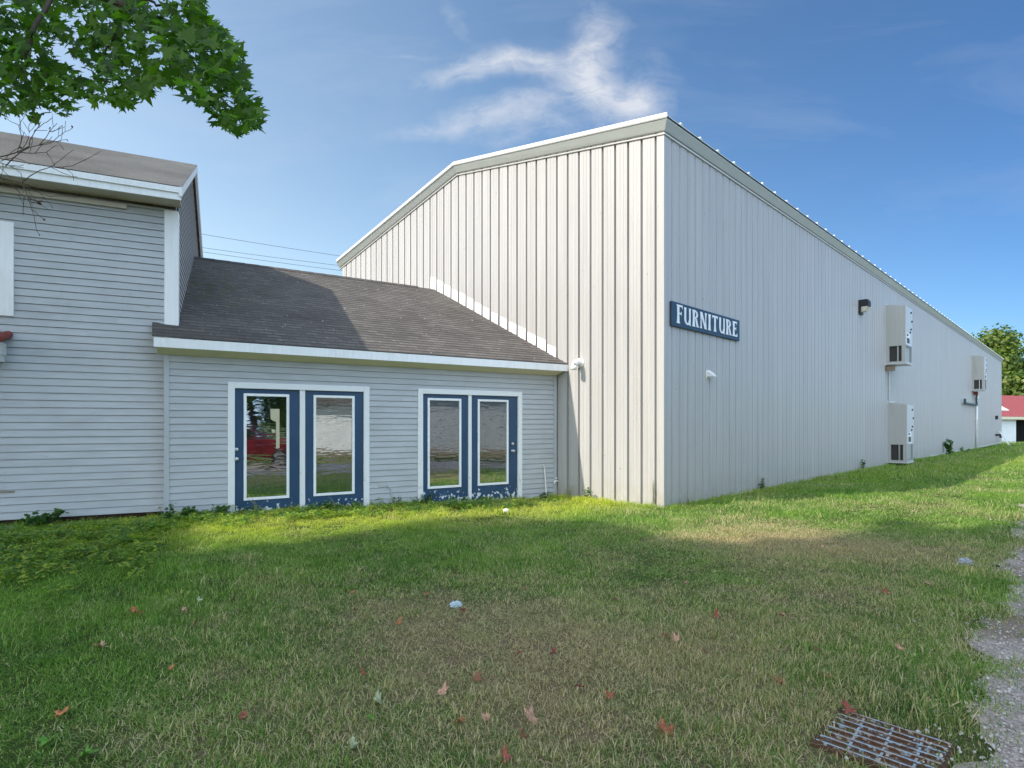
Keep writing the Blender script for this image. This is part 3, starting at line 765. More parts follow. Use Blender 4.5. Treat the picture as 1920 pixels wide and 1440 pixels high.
# corner trims
for q in ((MG, -.006, .15, .008, EAVE), (MS, -.0085, .10, .0065, EAVE), (MG, GWID - .14, GWID + .006, .008, EAVE2), (MS, GL - .12, GL + .004, .0065, EAVE)):
    mb = MB(); mb.box(q[0], q[1], q[2], -.005, q[3], -.02, q[4] - .02); mb.build('corner_trim', M['panel'], hall)
mb = MB(); mb.box(MS, .1, GL - .12, -.04, .012, -.03, .035); mb.build('base_trim', M['panel_cap'], hall)
# roof sheets with ribs
mb = MB()
for side in (0, 1):
    b0 = -.16 if side == 0 else GWID + .16
    eps = (RIDGE - EAVE) / (GWID / 2)
    def RP(a, b, l): return MG(b, -a, (gtop(b) + .195 + l))
    prof = [(-.12, 0)]; a = .32
    while a < GL: prof += [(a, 0), (a + .03, .05), (a + .07, .05), (a + .10, 0)]; a += .76
    prof.append((GL + .12, 0))
    for (a, la), (c, lc) in zip(prof[:-1], prof[1:]):
        mb.face([RP(a, b0, la), RP(c, b0, lc), RP(c, GWID / 2, lc), RP(a, GWID / 2, la)])
        mb.face([RP(a, b0, la), RP(c, b0, lc), RP(c, b0, -.02), RP(a, b0, -.02)])
mb.build('roof', M['panel_trim'], hall, fix=False)
# rake trim: cap on top, slanted face, return lip
def rake(mb, mi, prof):
    for (ba, bb) in ((-.17, GWID / 2), (GWID / 2, GWID + .17)):
        za, zb = gtop(ba) , gtop(bb)
        mb.prism([MG(-d if ba < 0 else ba, d, (EAVE if ba < 0 else za) + z) for d, z in prof], [MG(bb, d, zb + z) for d, z in prof], mi)
mb = MB(); rake(mb, 0, [(-.02, -.022), (.03, -.022), (.04, -.012), (.13, .115), (.13, .135), (-.02, .152)]); mb.build('rake_trim', M['panel_trim'], hall)
mb = MB(); rake(mb, 0, [(-.12, .147), (.15, .13), (.16, .15), (.14, .232), (-.12, .248)]); mb.build('rake_cap', M['panel_cap'], hall)
mb = MB(); rake(mb, 0, [(-.015, -.085), (.028, -.085), (.028, -.058), (-.015, -.058)]); mb.build('rake_lip', M['panel'], hall)
# eave trim on the long side
prof = [(-.02, -.022), (.03, -.022), (.04, -.012), (.13, .115), (.13, .142), (-.02, .165)]
mb = MB(); mb.prism([MS(-d, d, EAVE + z) for d, z in prof], [MS(GL + .16, d, EAVE + z) for d, z in prof]); mb.build('eave_trim', M['panel_trim'], hall)
mb = MB(); mb.prism([MS(-.02, d, EAVE + z) for d, z in ((-.015, -.085), (.03, -.085), (.03, -.057), (-.015, -.057))], [MS(GL, d, EAVE + z) for d, z in ((-.015, -.085), (.03, -.085), (.03, -.057), (-.015, -.057))]); mb.build('eave_lip', M['panel_cap'], hall)
mb = MB(); mb.box(MG, GWID / 2 - .22, GWID / 2 + .22, -GL, -.14, RIDGE + .225, RIDGE + .25); mb.build('ridge_cap', M['panel_cap'], hall)
# dark closure at the groove tops
mb = MB(); mb.face([MG(0, -.061, -.1), MG(GWID, -.061, -.1), MG(GWID, -.061, EAVE2), MG(GWID / 2, -.061, RIDGE), MG(0, -.061, EAVE)])
mb.build('closure_strip', M['panel'], hall, fix=False)

# ---------------------------------------------------------------- FURNITURE sign
sg = lambda x: px_s(MO, MU, x)
s0, s1 = sg(1255), sg(1382.5); z0, z1 = 3.425, 3.885
sign = empty('furniture_sign', MS((s0 + s1) / 2, .02, z0)); tag(sign, 'dark blue board lettered FURNITURE in white on the shaded hall wall', 'sign')
mb = MB(); mb.box(MS, s0, s1, .012, .052, z0, z1); mb.build('board', M['sign_blue'], sign, bevel=.004)
# letters drawn as flared-stroke polygons in a box 1 high; (width, [polygons])
def ser(x, y, w, h): return [(x - w / 2, y), (x + w / 2, y), (x + w / 2, y + h), (x - w / 2, y + h)]
def stem(x, w=.17, y0=0, y1=1, fl=.06):
    return [(x - w / 2 - fl, y0), (x + w / 2 + fl, y0), (x + w / 2 + .01, y0 + .09), (x + w / 2 - .012, (y0 + y1) / 2), (x + w / 2 + .01, y1 - .09), (x + w / 2 + fl, y1), (x - w / 2 - fl, y1), (x - w / 2 - .01, y1 - .09), (x - w / 2 + .012, (y0 + y1) / 2), (x - w / 2 - .01, y0 + .09)]
def arc(cx, cy, rx, ry, a0, a1, tx, ty, n=14):
    o = [(cx + rx * math.cos(R(a0 + (a1 - a0) * i / n)), cy + ry * math.sin(R(a0 + (a1 - a0) * i / n))) for i in range(n + 1)]
    q = [(cx + (rx - tx) * math.cos(R(a0 + (a1 - a0) * i / n)), cy + (ry - ty) * math.sin(R(a0 + (a1 - a0) * i / n))) for i in range(n + 1)]
    return [[o[i], o[i + 1], q[i + 1], q[i]] for i in range(n)]
LET = {
 'F': (.50, [stem(.15), [(.20, .90), (.44, .90), (.50, .79), (.50, 1), (.20, 1)], [(.20, .50), (.36, .50), (.41, .42), (.41, .66), (.36, .58), (.20, .58)]]),
 'U': (.62, [[(.03, 1), (.24, 1), (.21, .92), (.205, .3), (.065, .3), (.06, .92)], [(.43, 1), (.61, 1), (.58, .92), (.575, .0), (.60, .0), (.60, -.03), (.465, .0), (.46, .92)]] + arc(.32, .30, .255, .31, 180, 360, .14, .10)),
 'R': (.60, [stem(.15)] + arc(.20, .74, .31, .26, -90, 90, .13, .085) + [[(.12, .91), (.2, .91), (.2, 1), (.12, 1)], [(.14, .48), (.24, .48), (.24, .565), (.14, .565)], [(.27, .50), (.40, .50), (.52, .12), (.60, .0), (.40, .0)]]),
 'N': (.64, [stem(.11, .09), stem(.53, .09, -.0, 1), [(.04, 1), (.21, 1), (.575, .0), (.43, .0), (.10, .86)]]),
 'I': (.32, [stem(.16)]),
 'T': (.56, [stem(.28, .15, 0, .95), [(.02, .80), (.06, .89), (.50, .89), (.54, .80), (.54, 1), (.02, 1)]]),
 'E': (.52, [stem(.15), [(.20, .90), (.42, .90), (.48, .79), (.48, 1), (.20, 1)], [(.20, .48), (.34, .48), (.39, .40), (.39, .64), (.34, .56), (.20, .56)], [(.20, .0), (.50, .0), (.51, .22), (.44, .10), (.20, .10)]]),
}
word = 'FURNITURE'; tot = sum(LET[c][0] for c in word) + .085 * (len(word) - 1)
wid = (s1 - s0) * .90; kx = wid / tot; x = s0 + (s1 - s0) * .055; hh = (z1 - z0) * .71
mb = MB(); lay = 0
for i, ch in enumerate(word):
    w, polys = LET[ch]; zb = z0 + (z1 - z0) * (.17 if i else .15); hi = hh * (1.08 if i == 0 else 1)
    for j, pl in enumerate(polys):
        d1 = .0585 + .0006 * (j % 4) + .00013 * j
        mb.prism([MS(x + px * kx, .051, zb + py * hi) for px, py in pl], [MS(x + px * kx, d1, zb + py * hi) for px, py in pl])
    x += (w + .085) * kx
mb.build('lettering', M['sign_white'], sign)

# ---------------------------------------------------------------- fixtures on the long wall
def ac_unit(x_px, zb, zt, label, feet=False):
    s = sg(x_px); W = 1.12; P = .66
    e = empty('air_conditioner', MS(s, 0, zb)); tag(e, label, 'air conditioner', 'wall mounted air conditioners on the hall')
    Hh = zt - zb; go = zb + .10; gt = zb + Hh * .30
    # casing as panels around a hollow lower coil bay
    mb = MB()
    mb.prism([MS(s, .03, gt), MS(s, P, gt), MS(s, P, zt - .10), MS(s, .03, zt)], [MS(s + W, .03, gt), MS(s + W, P, gt), MS(s + W, P, zt - .10), MS(s + W, .03, zt)])
    mb.box(MS, s, s + W, .03, P, zb + .03, go)
    mb.box(MS, s, s + .05, .03, .14, go, gt); mb.box(MS, s, s + .05, P - .12, P, go, gt); mb.box(MS, s + W - .05, s + W, P - .08, P, go, gt); mb.box(MS, s + W - .05, s + W, .03, .14, go, gt); mb.box(MS, s + .06, s + W - .06, .03, .06, go, gt)
    mb.build('casing', M['unit'], e, bevel=.006)
    mb = MB(); mb.box(MS, s - .02, s + W + .02, .0, P + .03, zb - .005, zb + .03); mb.build('drip_pan', M['unit_face'], e)
    mb = MB(); mb.box(MS, s - .05, s + W + .05, .0, .03, zb - .05, zt + .05); mb.build('wall_flange', M['unit_face'], e)
    mb = MB()
    for k in range(11):
        z = go + (gt - go) * (k + .5) / 11; mb.box(MS, s + .02, s + .03, .14, P - .12, z - .0025, z + .0025)
    mb.box(MS, s + .09, s + .10, .14, P - .12, go, gt); mb.build('coil_grille', M['grille'], e)
    mb = MB(); mb.tube([MS(s + .055, P - .25, go), MS(s + .055, P - .25, gt)], .03, 8); mb.build('copper_pipe', M['metal'], e)
    mb = MB()
    for k in range(16):
        z = go + (gt - go) * (k + .5) / 16; mb.box(MS, s + .06, s + W - .06, P - .02, P - .008, z - .006, z + .006)
    mb.build('front_louvre', M['unit'], e)
    mb = MB(); mb.box(MS, s + .02, s + W - .02, P, P + .012, gt + .02, zt - .13); mb.build('front_panel', M['unit_face'], e)
    for (a, z) in ((.72, .82), (.72, .42), (.86, .62), (.60, .34), (.20, .25)):
        mb = MB(); mb.box(MS, s + W * a - .022, s + W * a + .022, P + .012, P + .05, gt + (zt - gt) * z - .032, gt + (zt - gt) * z + .032)
        mb.build('latch', M['black'], e)
    mb = MB(); mb.box(MS, s + .12, s + W * .62, P + .012, P + .016, gt + .06, gt + .48); mb.build('rating_plate', M['white'], e)
    mb = MB(); mb.box(MS, s + .18, s + W * .55, P + .0165, P + .018, gt + .1, gt + .3); mb.build('vent_label', M['grille'], e)
    return s
a1 = ac_unit(1659, 3.84, 6.12, 'grey wall mounted air conditioner hung high above another, near the black lamp')
a2 = ac_unit(1662, .10, 2.42, 'grey air conditioner standing at ground level on the side wall', True)
a3 = ac_unit(1821, 3.75, 6.05, 'pale air conditioner mounted highest and farthest along the wall, above a green pipe')
mb = MB(); mb.box(MS, a1 + .08, a1 + .2, .0, .30, 3.60, 3.80); mb.prism([MS(a1 + .25, .0, 3.62), MS(a1 + .25, .0, 3.80), MS(a1 + .25, .34, 3.80)], [MS(a1 + .32, .0, 3.62), MS(a1 + .32, .0, 3.80), MS(a1 + .32, .34, 3.80)]); o = mb.build('support_bracket', M['wood']); tag(o, 'brown wooden bracket under the upper near air conditioner', 'bracket')
mb = MB(); mb.tube([MS(a1 + .42, .05, 2.4), MS(a1 + .42, .05, 3.84)], .022, 8); o = mb.build('conduit', M['metal']); tag(o, 'thin vertical conduit joining the two near air conditioners', 'conduit')
mb = MB(); mb.box(MS, a2 + .1, a2 + 1.0, .05, .60, -.05, .10); o = mb.build('timber_block', M['soilboard']); tag(o, 'dark timber block under the ground level air conditioner', 'block')

s = sg(1612); lamp = empty('wall_lamp', MS(s, 0, 5.4)); tag(lamp, 'black wall pack lamp with clear lens high on the shaded hall wall', 'lamp')
mb = MB(); mb.prism([MS(s - .16, .0, 5.78), MS(s - .16, .26, 5.78), MS(s - .16, .30, 5.70), MS(s - .16, .30, 5.55), MS(s - .16, .0, 5.58)], [MS(s + .16, .0, 5.78), MS(s + .16, .26, 5.78), MS(s + .16, .30, 5.70), MS(s + .16, .30, 5.55), MS(s + .16, .0, 5.58)])
mb.box(MS, s - .17, s + .17, .0, .07, 5.30, 5.58); mb.build('housing', M['black'], lamp, bevel=.01)
mb = MB(); mb.prism([MS(s - .14, .071, 5.36), MS(s - .14, .20, 5.40), MS(s - .14, .27, 5.55), MS(s - .14, .071, 5.55)], [MS(s + .14, .071, 5.36), MS(s + .14, .20, 5.40), MS(s + .14, .27, 5.55), MS(s + .14, .071, 5.55)]); mb.build('lens', M['bulb'], lamp, bevel=.015)

s = sg(1328); hood = empty('vent_hood', MS(s, 0, 2.55)); tag(hood, 'small white dryer vent hood on the shaded wall below the sign', 'vent')
mb = MB(); mb.prism([MS(s - .075, .0, 2.67), MS(s - .075, .05, 2.66), MS(s - .075, .15, 2.57), MS(s - .075, .14, 2.54), MS(s - .075, .0, 2.56)], [MS(s + .075, .0, 2.67), MS(s + .075, .05, 2.66), MS(s + .075, .15, 2.57), MS(s + .075, .14, 2.54), MS(s + .075, .0, 2.56)]); mb.build('hood', M['pvc'], hood, bevel=.008)
mb = MB(); mb.box(MS, s - .09, s + .09, .0, .012, 2.52, 2.69); mb.build('back_plate', M['pvc'], hood)

bg = lambda x: px_s(MO, (-MN[0], -MN[1]), x)
b = bg(1088); vp = empty('vent_elbow', MG(b, 0, 2.85)); tag(vp, 'white plastic vent elbow on the sunlit gable wall beside the wing roof', 'vent pipe')
mb = MB(); pts = [MG(b, .0, 2.86)] + [MG(b, .10 + .11 * math.sin(t), 2.75 + .11 * math.cos(t)) for t in np.linspace(0, math.pi / 2, 7)] + [MG(b, .212, 2.70)]
mb.tube(pts, .062, 16); mb.build('elbow', M['pvc'], vp, smooth=True)
mb = MB(); mb.tube([MG(b, .0, 2.86), MG(b, .012, 2.86), MG(b, .035, 2.86)], [.10, .10, .075], 18); mb.build('collar', M['pvc'], vp, smooth=False)

b = bg(1046); sp_ = empty('hose_tap', MG(b, 0, .3)); tag(sp_, 'small white hose tap low on the hall gable next to the clapboard wing', 'tap')
mb = MB(); mb.tube([MG(b, .0, .34), MG(b, .09, .34), MG(b, .12, .29)], [.02, .02, .016], 10); mb.build('spout', M['pvc'], sp_, smooth=True)
mb = MB(); mb.tube([MG(b, .06, .355), MG(b, .06, .40)], .01, 8); mb.tube([MG(b - .0, .06, .40), MG(b, .06, .412)], .035, 12); mb.build('tap_handle', M['pvc'], sp_)
a = sx(1020); mb = MB(); mb.tube([LW(a, .10, .0), LW(a - .02, .05, .62), LW(a - .05, .03, .72)], .011, 8); o = mb.build('plastic_pipe', M['pvc']); tag(o, 'thin white plastic pipe leaning on the clapboards right of the doors', 'pipe')
a = sx(724); mb = MB(); mb.tube([LW(a - .0, .02, .47), LW(a + .08, .035, .40), LW(a + .12, .04, .1), LW(a + .12, .06, .0)], .009, 8)
mb.box(LW, a - .15, a - .0, .006, .022, .44, .52); o = mb.build('cable_outlet', M['siding']); tag(o, 'grey painted cable and outlet plate between the two door pairs', 'cable')

# service riser under the far unit
s = sg(1828); ris = empty('gas_riser', MS(s, 0, 0)); tag(ris, 'white standing pipe on the wall below the farthest air conditioner', 'pipe')
mb = MB(); mb.tube([MS(s, .09, -.1), MS(s, .09, 3.35)], .075, 12); mb.build('riser', M['pvc'], ris, smooth=True)
mb = MB(); mb.tube([MS(s, .09, 3.3), MS(s, .09, 3.46)], .12, 12); mb.build('cap', M['white'], ris)
mb = MB(); mb.box(MS, s - .06, s + .06, .0, .15, .9, 1.9); mb.build('meter_box', M['unit'], ris)
s = sg(1826); pip = empty('green_pipe', MS(s, 0, 2.8)); tag(pip, 'dark green horizontal pipe with upright end on the far part of the wall', 'pipe')
mb = MB(); s_ = sg(1803); mb.tube([MS(s_, .16, 3.1), MS(s_, .16, 2.83), MS(s - .1, .16, 2.83), MS(s - .1, .16, 3.6)], .07, 10); mb.build('pipe_run', M['teal'], pip)
mb = MB(); mb.box(MS, s - .2, s + .05, .0, .22, 3.5, 3.72); mb.build('valve', M['rustred'], pip)
s = sg(1866); tp = empty('wall_spigot', MS(s, 0, .5)); tag(tp, 'dark spigot and box near the far corner of the hall', 'tap')
mb = MB(); mb.box(MS, s, s + .35, .0, .16, 1.95, 2.25); mb.build('control_box', M['black'], tp)
mb = MB(); mb.tube([MS(s + .1, .0, .7), MS(s + .1, .3, .7), MS(s + .1, .34, .45)], .09, 8); mb.build('spout', M['black'], tp)
s = sg(1868); mb = MB(); mb.prism([MS(s + .3, .12, 1.0), MS(s + .3, .18, 1.0), MS(s + .3, .95, -.4), MS(s + .3, .88, -.4)], [MS(s + .7, .12, 1.0), MS(s + .7, .18, 1.0), MS(s + .7, .95, -.4), MS(s + .7, .88, -.4)]); o = mb.build('leaning_board', M['white']); tag(o, 'pale board leaning against the far end of the hall', 'board')

# ---------------------------------------------------------------- drain grate
gr = empty('drain_grate', (GRATE_O[0], GRATE_O[1], gz(*GRATE_O[:2]))); tag(gr, 'square rusty drain grate with flaking pale blue bars sunk in the lawn', 'drain')
GF = lambda a, b, z: (GRATE_O[0] + GRATE_U[0] * a + GRATE_V[0] * b, GRATE_O[1] + GRATE_U[1] * a + GRATE_V[1] * b, GRATE_O[2] + z)
nb = 8
for k in range(nb):
    mb = MB()
    b0 = .025 + (GH - .05) * k / (nb - 1)
    mb.box(GF, .012, GW - .012, b0 - .0062, b0 + .0062, -.012, .022 + random.uniform(-.003, .004))
    mb.build('bar', M['grate'], gr, bevel=.002)
for k in range(3):
    mb = MB()
    a0 = .12 + k * .13
    for q in range(nb - 1):
        b0 = .025 + (GH - .05) * q / (nb - 1)
        mb.box(GF, a0 - .006 + q * .004, a0 + .006 + q * .004, b0 + .006, b0 + (GH - .05) / (nb - 1) - .006, -.006, .014)
    mb.build('cross_tie', M['grate'], gr)
mb = MB(); mb.box(GF, -.012, GW + .012, -.012, .010, -.06, .012); mb.box(GF, -.012, GW + .012, GH - .010, GH + .012, -.06, .012); mb.box(GF, -.012, .011, .010, GH - .010, -.06, .0115); mb.box(GF, GW - .011, GW + .012, .010, GH - .010, -.06, .0115); mb.build('rim', M['rust'], gr)
mb = MB(); mb.box(GF, .011, GW - .011, .010, GH - .010, .0035, .0065)
mb.build('silt', paint('rusty_silt', (.14, .09, .06), .95, .6, 30), gr)

# ---------------------------------------------------------------- foliage tools
def basis(nrm):
    nrm = nrm / (np.linalg.norm(nrm, axis=1, keepdims=True) + 1e-9)
    ref = np.where(np.abs(nrm[:, 2:3]) < .9, np.array([[0, 0, 1.]]), np.array([[1., 0, 0]]))
    a = np.cross(nrm, ref); a /= np.linalg.norm(a, axis=1, keepdims=True) + 1e-9
    return a, np.cross(nrm, a), nrm
MAPLE = [(0, 0), (.16, -.08), (.42, -.10), (.30, .07), (.55, .22), (.36, .26), (.44, .46), (.20, .38), (.14, .58), (.0, .95),
         (-.14, .58), (-.20, .38), (-.44, .46), (-.36, .26), (-.55, .22), (-.30, .07), (-.42, -.10), (-.16, -.08)]
QUAD = [(0, -.1), (.34, .3), (0, .9), (-.34, .3)]
def leaf_mesh(name, P, nrm, spin, size, shape, m, parent, rnd, curl=.15):
    """one mesh of many leaves; P centres, nrm normals"""
    n = len(P); a, b, c = basis(nrm); cs, sn = np.cos(spin)[:, None], np.sin(spin)[:, None]
    x = a * cs + b * sn; y = -a * sn + b * cs
    sh = np.array(shape); k = len(sh)
    V = P[:, None, :] + size[:, None, None] * (x[:, None, :] * sh[None, :, :1] + y[:, None, :] * sh[None, :, 1:] - c[:, None, :] * curl * (np.abs(sh[None, :, :1]) ** 1.5 + .4 * sh[None, :, 1:] ** 2))
    V = V.reshape(-1, 3)
    me = bpy.data.meshes.new(name)
    me.vertices.add(n * k); me.vertices.foreach_set('co', V.ravel())
    me.loops.add(n * k); me.loops.foreach_set('vertex_index', np.arange(n * k, dtype=np.int32))
    me.polygons.add(n); me.polygons.foreach_set('loop_start', np.arange(0, n * k, k, dtype=np.int32))
    me.materials.append(m); me.update(calc_edges=True)
    at = me.attributes.new('rnd', 'FLOAT', 'FACE'); at.data.foreach_set('value', rnd.astype(np.float32))
    o = bpy.data.objects.new(name, me); COL.objects.link(o)
    if parent:
        o.parent = parent; off = Vector((0, 0, 0)); q = parent
        while q is not None: off += q.location; q = q.parent
        me.transform(Matrix.Translation(-off))
    return o
def px_pt(x, y, d): return np.array([(x - CX) / F * d, d, ZC + (HY - y) / F * d])

# ---------------------------------------------------------------- shade trees: a maple by the house front and two more out of view
def pip(x, y, poly):
    c = False; j = len(poly) - 1
    for i in range(len(poly)):
        if (poly[i][1] > y) != (poly[j][1] > y) and x < (poly[j][0] - poly[i][0]) * (y - poly[i][1]) / (poly[j][1] - poly[i][1]) + poly[i][0]: c = not c
        j = i
    return c
# far edge of the tree shade on the lawn (from where the shade ends in the photo)
EDGE = [ground_px(*p)[:2] for p in ((425, 1032), (520, 1018), (620, 1006), (720, 988), (850, 966), (960, 966), (1080, 974), (1150, 976), (1200, 998), (1260, 1010), (1400, 1003), (1540, 1000), (1610, 985), (1650, 972), (1700, 976), (1770, 986), (1830, 986), (1900, 966))]
EDGE = sorted(EDGE); EX = [e[0] for e in EDGE]; EY = [e[1] for e in EDGE]
def edge_y(x):
    if x < EX[0]: return 30
    if x > EX[-1]: return EY[-1] + (x - EX[-1]) * .5
    return float(np.interp(x, EX, EY))
def shade_ok(p):
    t = p[2] / math.sin(SUN_EL); gx = p[0] - SUN.x * t; gy = p[1] - SUN.y * t
    if gy > 5 and gx > -.53 * gy and gx < EX[0] and gy > EY[0] - .45: return False
    return gy < edge_y(gx) - .42 - .10 * math.sin(gx * 5)
def in_view(p, m=1.12):
    return p[1] > .3 and abs(p[0]) < .888 * m * p[1] + .2 and p[2] < ZC + .735 * m * p[1] + .25
def tree_skeleton(base, top, rad, rnd, nl=9):
    mb = MB(); base = Vector(base); top = Vector(top)
    pts = [base + (top - base) * t + Vector((rnd.gauss(0, .12), rnd.gauss(0, .12), 0)) * (t > 0) for t in np.linspace(0, 1, 7)]
    mb.tube(pts, [rad * (1.35 if i == 0 else 1 - .13 * i) for i in range(7)], 12)
    return mb, pts
SKY_T = []
def crown_points(rnd, centres, n, rej=True):
    out = []
    while len(out) < n:
        c, r = rnd.choice(centres)
        v = Vector((rnd.gauss(0, 1), rnd.gauss(0, 1), rnd.gauss(0, 1))).normalized() * rnd.random() ** .4
        p = Vector(c) + Vector((v.x * r[0], v.y * r[1], v.z * r[2]))
        if p.z < 2.2: continue
        if rej and (in_view(p) or not shade_ok(p)): continue
        out.append(p)
    return out
def shade_tree(name, label, base, centres, n, seed, size=.26):
    rnd = random.Random(seed)
    e = empty(name, (base[0], base[1], gz(base[0], base[1]))); tag(e, label, 'tree')
    top = Vector(centres[0][0]) + Vector((0, 0, centres[0][1][2] * .5))
    mb, pts = tree_skeleton((base[0], base[1], gz(*base) - .1), top, .24, rnd)
    for _ in range(14):
        i = rnd.randrange(2, 6); q = crown_points(rnd, centres, 1)[0]; a = pts[i]
        mid = a.lerp(q, .5) + Vector((0, 0, .4))
        if in_view(mid) or in_view(q): continue
        mb.tube([a, mid, q], [.09, .05, .015], 7)
    mb.build('trunk', M['bark'], e, smooth=True)
    P = np.array([tuple(p) for p in crown_points(rnd, centres, n)])
    # small drift inside each clump
    nr = np.random.normal(0, 1, (n, 3)); nr[:, 2] = np.abs(nr[:, 2]) + .5
    leaf_mesh('crown', P, nr, np.random.uniform(0, 6.28, n), np.random.uniform(.7, 1.2, n) * size, MAPLE, M['maple'], e, np.random.random(n))
    return e
maple = shade_tree('maple_tree', 'green maple whose leafy branch hangs into the top left of the view', (-7.2, .8), [((-7.4, 1.0, 7.4), (3.2, 3.2, 2.6))], 3600, 11)
# tall trees farther left: their crowns stand along the sun's path to the shaded lawn
def tall_trees():
    rnd = random.Random(77)
    trunks = [(-22.0, -7.5), (-29.5, -4.5), (-17.0, -10.5)]
    labs = ['tall broadleaf tree left of the view casting shade over the near lawn', 'tall broadleaf tree beyond the house front shading the left lawn', 'tall broadleaf tree left behind the camera shading the drive side of the lawn']
    buckets = [[], [], []]; n = 0
    while n < 11500:
        gx, gy = rnd.uniform(-10, 12), rnd.uniform(1.0, 12)
        if gy > edge_y(gx) - .12: continue
        t = rnd.uniform(27, 36)
        k = math.sin(gx * 1.9 + t * .5) * math.sin(gy * 2.1 - t * .4)
        if rnd.random() > .80 + .3 * k: continue
        p = Vector((gx, gy, gz(gx, gy))) + SUN * t + Vector((rnd.gauss(0, .1), rnd.gauss(0, .1), rnd.gauss(0, .1)))
        if in_view(p) or not shade_ok(p): continue
        i = min(range(3), key=lambda q: (p.x - trunks[q][0]) ** 2 + (p.y - trunks[q][1]) ** 2 + rnd.uniform(0, 6))
        buckets[i].append(p); n += 1
    for b, tk, lab in zip(buckets, trunks, labs):
        e = empty('tall_tree', (tk[0], tk[1], 0)); tag(e, lab, 'tree')
        c = sum(b, Vector()) / len(b)
        mb, pts = tree_skeleton((tk[0], tk[1], -.2), (c.x, c.y, c.z + 1.5), .30, rnd)
        for _ in range(16):
            q = rnd.choice(b); a = pts[rnd.randrange(3, 6)]
            mb.tube([a, a.lerp(q, .5) + Vector((0, 0, .4)), q], [.10, .06, .02], 7)
        mb.build('trunk', M['bark'], e, smooth=True)
        m = len(b); nr = np.random.normal(0, .8, (m, 3)) + np.array([[SUN.x, SUN.y, SUN.z]]) * .9
        leaf_mesh('crown', np.array([tuple(p) for p in b]), nr, np.random.uniform(0, 6.28, m), np.random.uniform(.75, 1.2, m) * .40, MAPLE, M['maple'], e, np.random.random(m))
tall_trees()

# the hanging maple branch that is in view
POLY = [(-60, -60), (395, -60), (382, 10), (388, 40), (425, 62), (445, 95), (470, 150), (478, 185), (496, 218), (484, 240), (446, 254), (418, 240), (395, 222), (378, 198), (352, 168), (322, 160), (295, 158), (276, 186), (262, 196), (232, 202), (205, 196), (176, 192), (140, 186), (134, 216), (104, 218), (88, 204), (66, 236), (44, 216), (-60, 205)]
HOLES = [[(98, 70), (135, 92), (152, 122), (146, 134), (112, 122), (92, 96)], [(262, -5), (318, -5), (310, 18), (285, 28), (268, 12)], [(0, 0), (24, 0), (26, 26), (6, 28)]]
rnd = random.Random(21); P = []; tries = 0
while len(P) < 2900 and tries < 60000:
    tries += 1
    x, y = rnd.uniform(-60, 500), rnd.uniform(-60, 262)
    if not pip(x, y, POLY) or any(pip(x, y, h) for h in HOLES): continue
    # clumps: thinner in some places
    k = math.sin(x * .045 + 1.3) * math.sin(y * .06 + x * .02) + .5 * math.sin(x * .11 - y * .09)
    if rnd.random() > .74 + .34 * k: continue
    d = 4.5 + .5 * math.sin(x * .013) + rnd.gauss(0, .38) + (120 - y) * .0018
    P.append(px_pt(x, y, d))
P = np.array(P); n = len(P)
nr = np.random.normal(0, .55, (n, 3)); nr[:, 2] += .55; nr[:, 1] -= .75
sz = np.random.uniform(.055, .118, n)
leaf_mesh('branch_leaves', P, nr, np.random.normal(math.pi, .9, n), sz, MAPLE, M['maple'], maple, np.random.random(n), .5)
mb = MB()
def twig(pl, r0, r1, wob=.03, sub=5):
    pts = [Vector(px_pt(*q)) for q in pl]; out = []
    for a, b in zip(pts[:-1], pts[1:]):
        for t in np.linspace(0, 1, sub, endpoint=False): out.append(a.lerp(b, t) + Vector((rnd.gauss(0, wob), rnd.gauss(0, wob), rnd.gauss(0, wob))) * (.0 if t == 0 else 1))
    out.append(pts[-1]); mb.tube(out, list(np.linspace(r0, r1, len(out))), 6)
twig([(-160, -210, 4.2), (120, -40, 4.4), (250, 20, 4.5), (350, 100, 4.6), (440, 210, 4.7)], .045, .006, .012)
twig([(120, -40, 4.4), (60, 60, 4.3), (40, 130, 4.4), (80, 200, 4.4)], .02, .004, .012)
twig([(250, 20, 4.5), (200, 90, 4.6), (190, 170, 4.6)], .014, .004, .012)
twig([(-160, -210, 4.2), (200, -60, 4.7), (270, 0, 4.8), (310, 12, 4.8), (370, 20, 4.9)], .02, .004, .01)
twig([(270, 0, 4.8), (285, 20, 4.8), (330, 60, 4.8), (440, 90, 4.9)], .008, .003, .01)
twig([(350, 100, 4.6), (420, 130, 4.7), (470, 200, 4.8)], .01, .003, .01)
mb.build('branch', M['bark'], maple, smooth=True)
# bare twigs in front of the house eave
mb = MB(); buds = []
def rtwig(x, y, d, ang, ln, r, depth):
    pts = [(x, y, d)]
    for i in range(5):
        ang += rnd.gauss(0, .16); x += ln / 5 * math.cos(ang); y -= ln / 5 * math.sin(ang); d += rnd.gauss(0, .02); pts.append((x, y, d))
    mb.tube([px_pt(*p) for p in pts], list(np.linspace(r, max(.0016, r * .5), 6)), 5)
    if depth > 0:
        for _ in range(4):
            q = rnd.choice(pts[2:]); rtwig(*q, ang + rnd.choice((-1, 1)) * rnd.uniform(.35, 1.0), ln * rnd.uniform(.35, .6), r * .6, depth - 1)
    else: buds.append(pts[-1])
rtwig(-70, 305, 4.0, .02, 130, .006, 2); rtwig(-70, 318, 4.0, .07, 190, .006, 2); rtwig(-60, 318, 4.0, .10, 90, .004, 1); rtwig(10, 312, 4.0, .75, 95, .004, 2)
twig([(-900, -150, 4.0), (-400, 200, 4.0), (-75, 308, 4.0)], .02, .007, .01); twig([(-400, 200, 4.0), (-200, 290, 4.0), (-70, 318, 4.0)], .012, .006, .006); twig([(-200, 290, 4.0), (-60, 318, 4.0)], .008, .005, .006)
mb.build('bare_twigs', M['bark'], maple)
